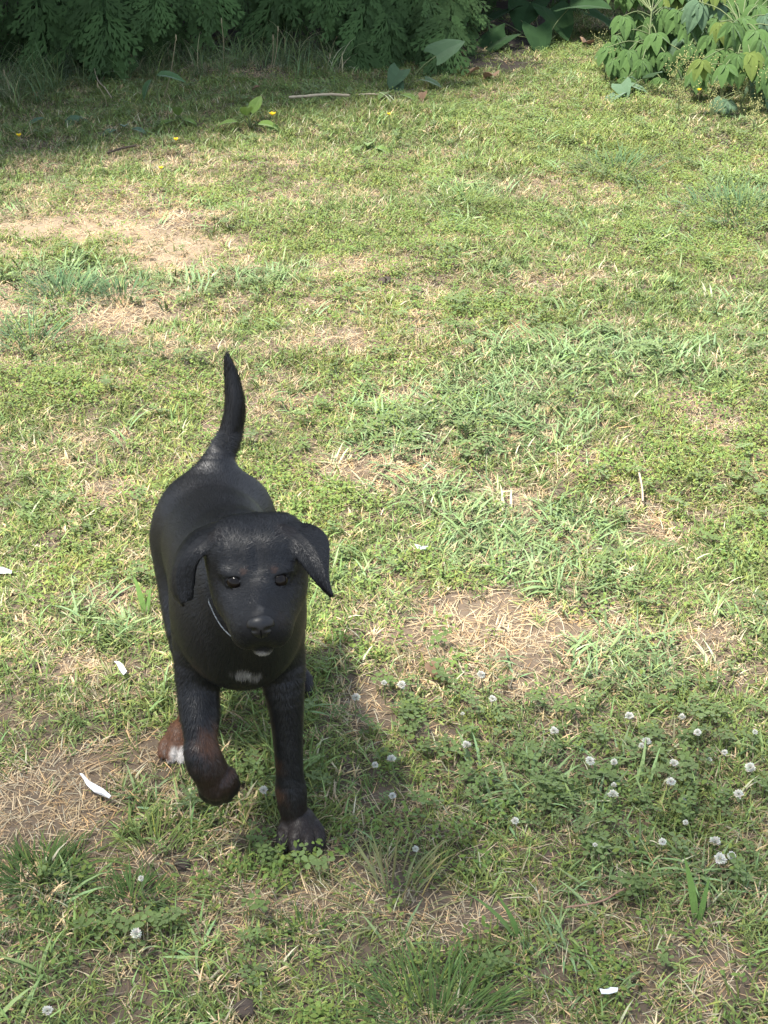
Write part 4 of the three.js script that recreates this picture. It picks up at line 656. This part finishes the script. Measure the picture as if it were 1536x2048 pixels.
// ------------------------------------------------------------------ litter
{
  const paper = new THREE.MeshStandardMaterial({ color: lin(.66, .67, .68), roughness: .9, side: THREE.DoubleSide }), r = mulberry(61);
  // crumpled torn sheet: a slab with a wavy surface; corners are picture points on the ground
  function scrap(label, pts, lift, seed, mat = paper, name = 'paper_scrap', cat = 'paper scrap') {
    const o = GP(...pts[0]), w = pts.map((p) => { const q = GP(...p); return V(q.x - o.x, 0, q.z - o.z); }), s = new THREE.Shape(w.map((q) => new THREE.Vector2(q.x, -q.z))), e = new THREE.ExtrudeGeometry(s, { depth: .0012, bevelEnabled: false, steps: 1, curveSegments: 2 });
    e.rotateX(-Math.PI / 2); const p = e.attributes.position; for (let i = 0; i < p.count; i++) p.setY(i, p.getY(i) + lift + (noise2(p.getX(i) * 45 + seed, p.getZ(i) * 45) - .4) * .016); e.computeVertexNormals();
    const m = new THREE.Mesh(e, mat); m.position.copy(o); return add(tag(m, label, cat), name);
  }
  scrap('long torn white paper strip lying on straw near the raised paw', [[162, 1566], [168, 1567], [182, 1581], [196, 1591], [210, 1602], [225, 1614], [221, 1618], [206, 1610], [190, 1599], [176, 1588], [169, 1577]], 0.016, 3);
  scrap('square white paper scrap at the grass edge, level with the puppy head', [[-12, 1128], [6, 1129], [24, 1138], [22, 1144], [4, 1145], [-12, 1147]], 0.017, 5);
  scrap('small creased white paper scrap on straw behind the paper strip', [[230, 1340], [240, 1343], [248, 1352], [256, 1364], [249, 1369], [241, 1362], [236, 1352]], 0.019000000000000003, 8);
  scrap('thin white paper sliver next to the puppy ear', [[829, 1110], [842, 1113], [856, 1113], [852, 1118], [836, 1117]], 0.020999999999999998, 11);
  scrap('small crumpled white paper bit among leafy weeds', [[1196, 2003], [1206, 2006], [1218, 2002], [1233, 2004], [1231, 2014], [1216, 2017], [1200, 2014]], 0.025, 14);
  scrap('small blue plastic scrap caught in the creeper', [[1319, 128], [1325, 108], [1340, 106], [1346, 112], [1334, 118], [1330, 132]], .05, 17, new THREE.MeshStandardMaterial({ color: lin(.07, .14, .36), roughness: .4, side: THREE.DoubleSide }), 'plastic_scrap', 'scrap');
  const twigM = new THREE.MeshStandardMaterial({ color: lin(.40, .33, .23), roughness: .9 }), redM = new THREE.MeshStandardMaterial({ color: lin(.30, .18, .12), roughness: .85 }), darkM = new THREE.MeshStandardMaterial({ color: lin(.055, .040, .030), roughness: .95 });
  function stick(name, label, cat, pts, rad, mat, lift = .02) { const o = GP(...pts[0]); const c = new THREE.CatmullRomCurve3(pts.map((p, i) => { const q = GP(p[0], p[1]); return q.sub(o).add(V(0, lift + (p[2] ?? 0) + (noise2(i * 3, rad * 999) - .5) * .006, 0)); })); const g = new THREE.TubeGeometry(c, 24, rad, 6); const p = g.attributes.position; for (let i = 0; i < p.count; i++) { p.setXYZ(i, p.getX(i) + (r() - .5) * rad * .4, p.getY(i) + (r() - .5) * rad * .4, p.getZ(i)); } g.computeVertexNormals(); const m = new THREE.Mesh(g, mat); m.position.copy(o); return add(tag(m, label, cat), name); }
  stick('dry_stick', 'long pale dry stick lying in the shaded grass', 'stick', [[578, 206], [620, 205], [660, 204], [700, 208]], .0055, twigM, .022);
  stick('dry_stick', 'thin pale stick continuing the line of the long one', 'stick', [[715, 207], [745, 207], [785, 209]], .0032, twigM, .02);
  stick('plant_runner', 'reddish creeping stem lying across the straw', 'runner', [[1130, 1842], [1170, 1837], [1205, 1828], [1235, 1812], [1255, 1804]], .0013, redM, .024);
  stick('dry_stick', 'curved brown twig poking out of the clover', 'stick', [[1285, 1008], [1283, 985], [1276, 960], [1272, 950]], .0022, twigM, .022);
  stick('dry_stick', 'fork of pale dead stems leaning in the long grass', 'stick', [[225, 215], [212, 195], [196, 175], [188, 168, .06]], .0025, twigM, .04);
  stick('dry_stick', 'dark twig on the ground beside bare dirt', 'stick', [[215, 318], [245, 308], [275, 306]], .004, darkM, .018);
  const brownLeaf = leafMat(lin(.20, .125, .075), { transmission: .15 }), LF = [1, 2].map((s) => leafGeo(.07, .024, oval, { rows: 5, fold: .6, droop: .5, wave: .5, seed: s + 60 }));
  for (const [i, [px, py, s, label]] of [[990, 165, 1.3, 'curled brown dead leaf at the foot of the dark large leaved plant'], [848, 203, .8, 'curled dead leaf right under the two heart shaped leaves'], [1165, 100, 1.4, 'reddish dead leaf on the soil under the hedge'], [960, 150, 1, 'dead leaf lying in the grass edge close to the heart shaped leaves'], [855, 1355, .45, 'dark dead leaf lying between white clover flowers'], [1440, 160, 1.2, 'pale dead leaf tangled in the yellow tinged creeper'], [520, 190, .5, 'small pale dead leaf in the long grass']].entries()) { const m = new THREE.Mesh(LF[i % 2], brownLeaf); m.position.copy(GP(px, py)).add(V(0, .03, 0)); m.rotation.set(.1, px, .2); m.scale.setScalar(s); add(tag(m, label, 'dead leaf'), 'dead_leaf'); }
  const clod = new THREE.IcosahedronGeometry(.02, 3); { const p = clod.attributes.position; for (let i = 0; i < p.count; i++) { const k = .75 + .5 * noise3(p.getX(i) * 90, p.getY(i) * 90, p.getZ(i) * 90); p.setXYZ(i, p.getX(i) * k, p.getY(i) * k * .6, p.getZ(i) * k); } clod.computeVertexNormals(); }
  for (const [px, py, s, label] of [[365, 1735, .6, 'dark clod of earth on straw by the wispy tuft'], [490, 2025, .8, 'dark lump of earth at the edge of clover'], [770, 572, 1.1, 'dark clod in a thin patch behind the puppy'], [70, 1335, .5, 'brown clod in the straw near the creased scrap']]) { const m = new THREE.Mesh(clod, darkM); m.position.copy(GP(px, py)).add(V(0, .004, 0)); m.scale.setScalar(s); add(tag(m, label, 'clod'), 'earth_clod'); }
}

// ------------------------------------------------------------------ a thin-crowned tree beside the lawn, outside the picture: its soft dappled shade lies on the near grass
{
  const t = new THREE.Group(), r = mulberry(515); t.position.set(-3.0, 0, .5); const C = V(1.1, 5.0, -.68);
  const tr = new THREE.TubeGeometry(new THREE.CatmullRomCurve3([V(0, -.05, 0), V(.05, 1.6, -.05), V(.4, 3.4, -.25), V(.95, 4.8, -.6)]), 16, .07, 9); const trunk = mesh('trunk', tr, barkMat, t);
  for (let i = 0; i < 9; i++) { const a = i * 2.4, b = C.clone().add(V(Math.cos(a) * .9, (r() - .4) * .6, Math.sin(a) * .8)); mesh('limb', new THREE.TubeGeometry(new THREE.CatmullRomCurve3([V(.35 + i * .06, 3.3 + i * .15, -.22 - i * .04), b.clone().lerp(C, .5), b]), 6, .015, 5), barkMat, trunk); }
  const n = 1100, im = new THREE.InstancedMesh(OVAL[0], limeLeafMat, n), m = new THREE.Matrix4(), q = new THREE.Quaternion(), e = new THREE.Euler();
  for (let i = 0; i < n; i++) { const a = r() * 6.2832, u = Math.sqrt(r()), y = (r() - .5) * 1.2; e.set(r() * 2 - .6, r() * 6.28, r() - .5); q.setFromEuler(e); m.compose(V(C.x + Math.cos(a) * u * 1.45, C.y + y * Math.sqrt(1 - u * u), C.z + Math.sin(a) * u * .95), q, V(1, 1, 1)); im.setMatrixAt(i, m); im.setColorAt(i, lin(1, 1, 1)); }
  im.name = 'crown'; im.userData.kind = 'stuff'; t.add(im);
  add(tag(t, 'slender leafy tree with a thin crown beside the near lawn', 'tree'), 'leafy_tree');
}
// ------------------------------------------------------------------ picture
renderer.render(scene, camera);
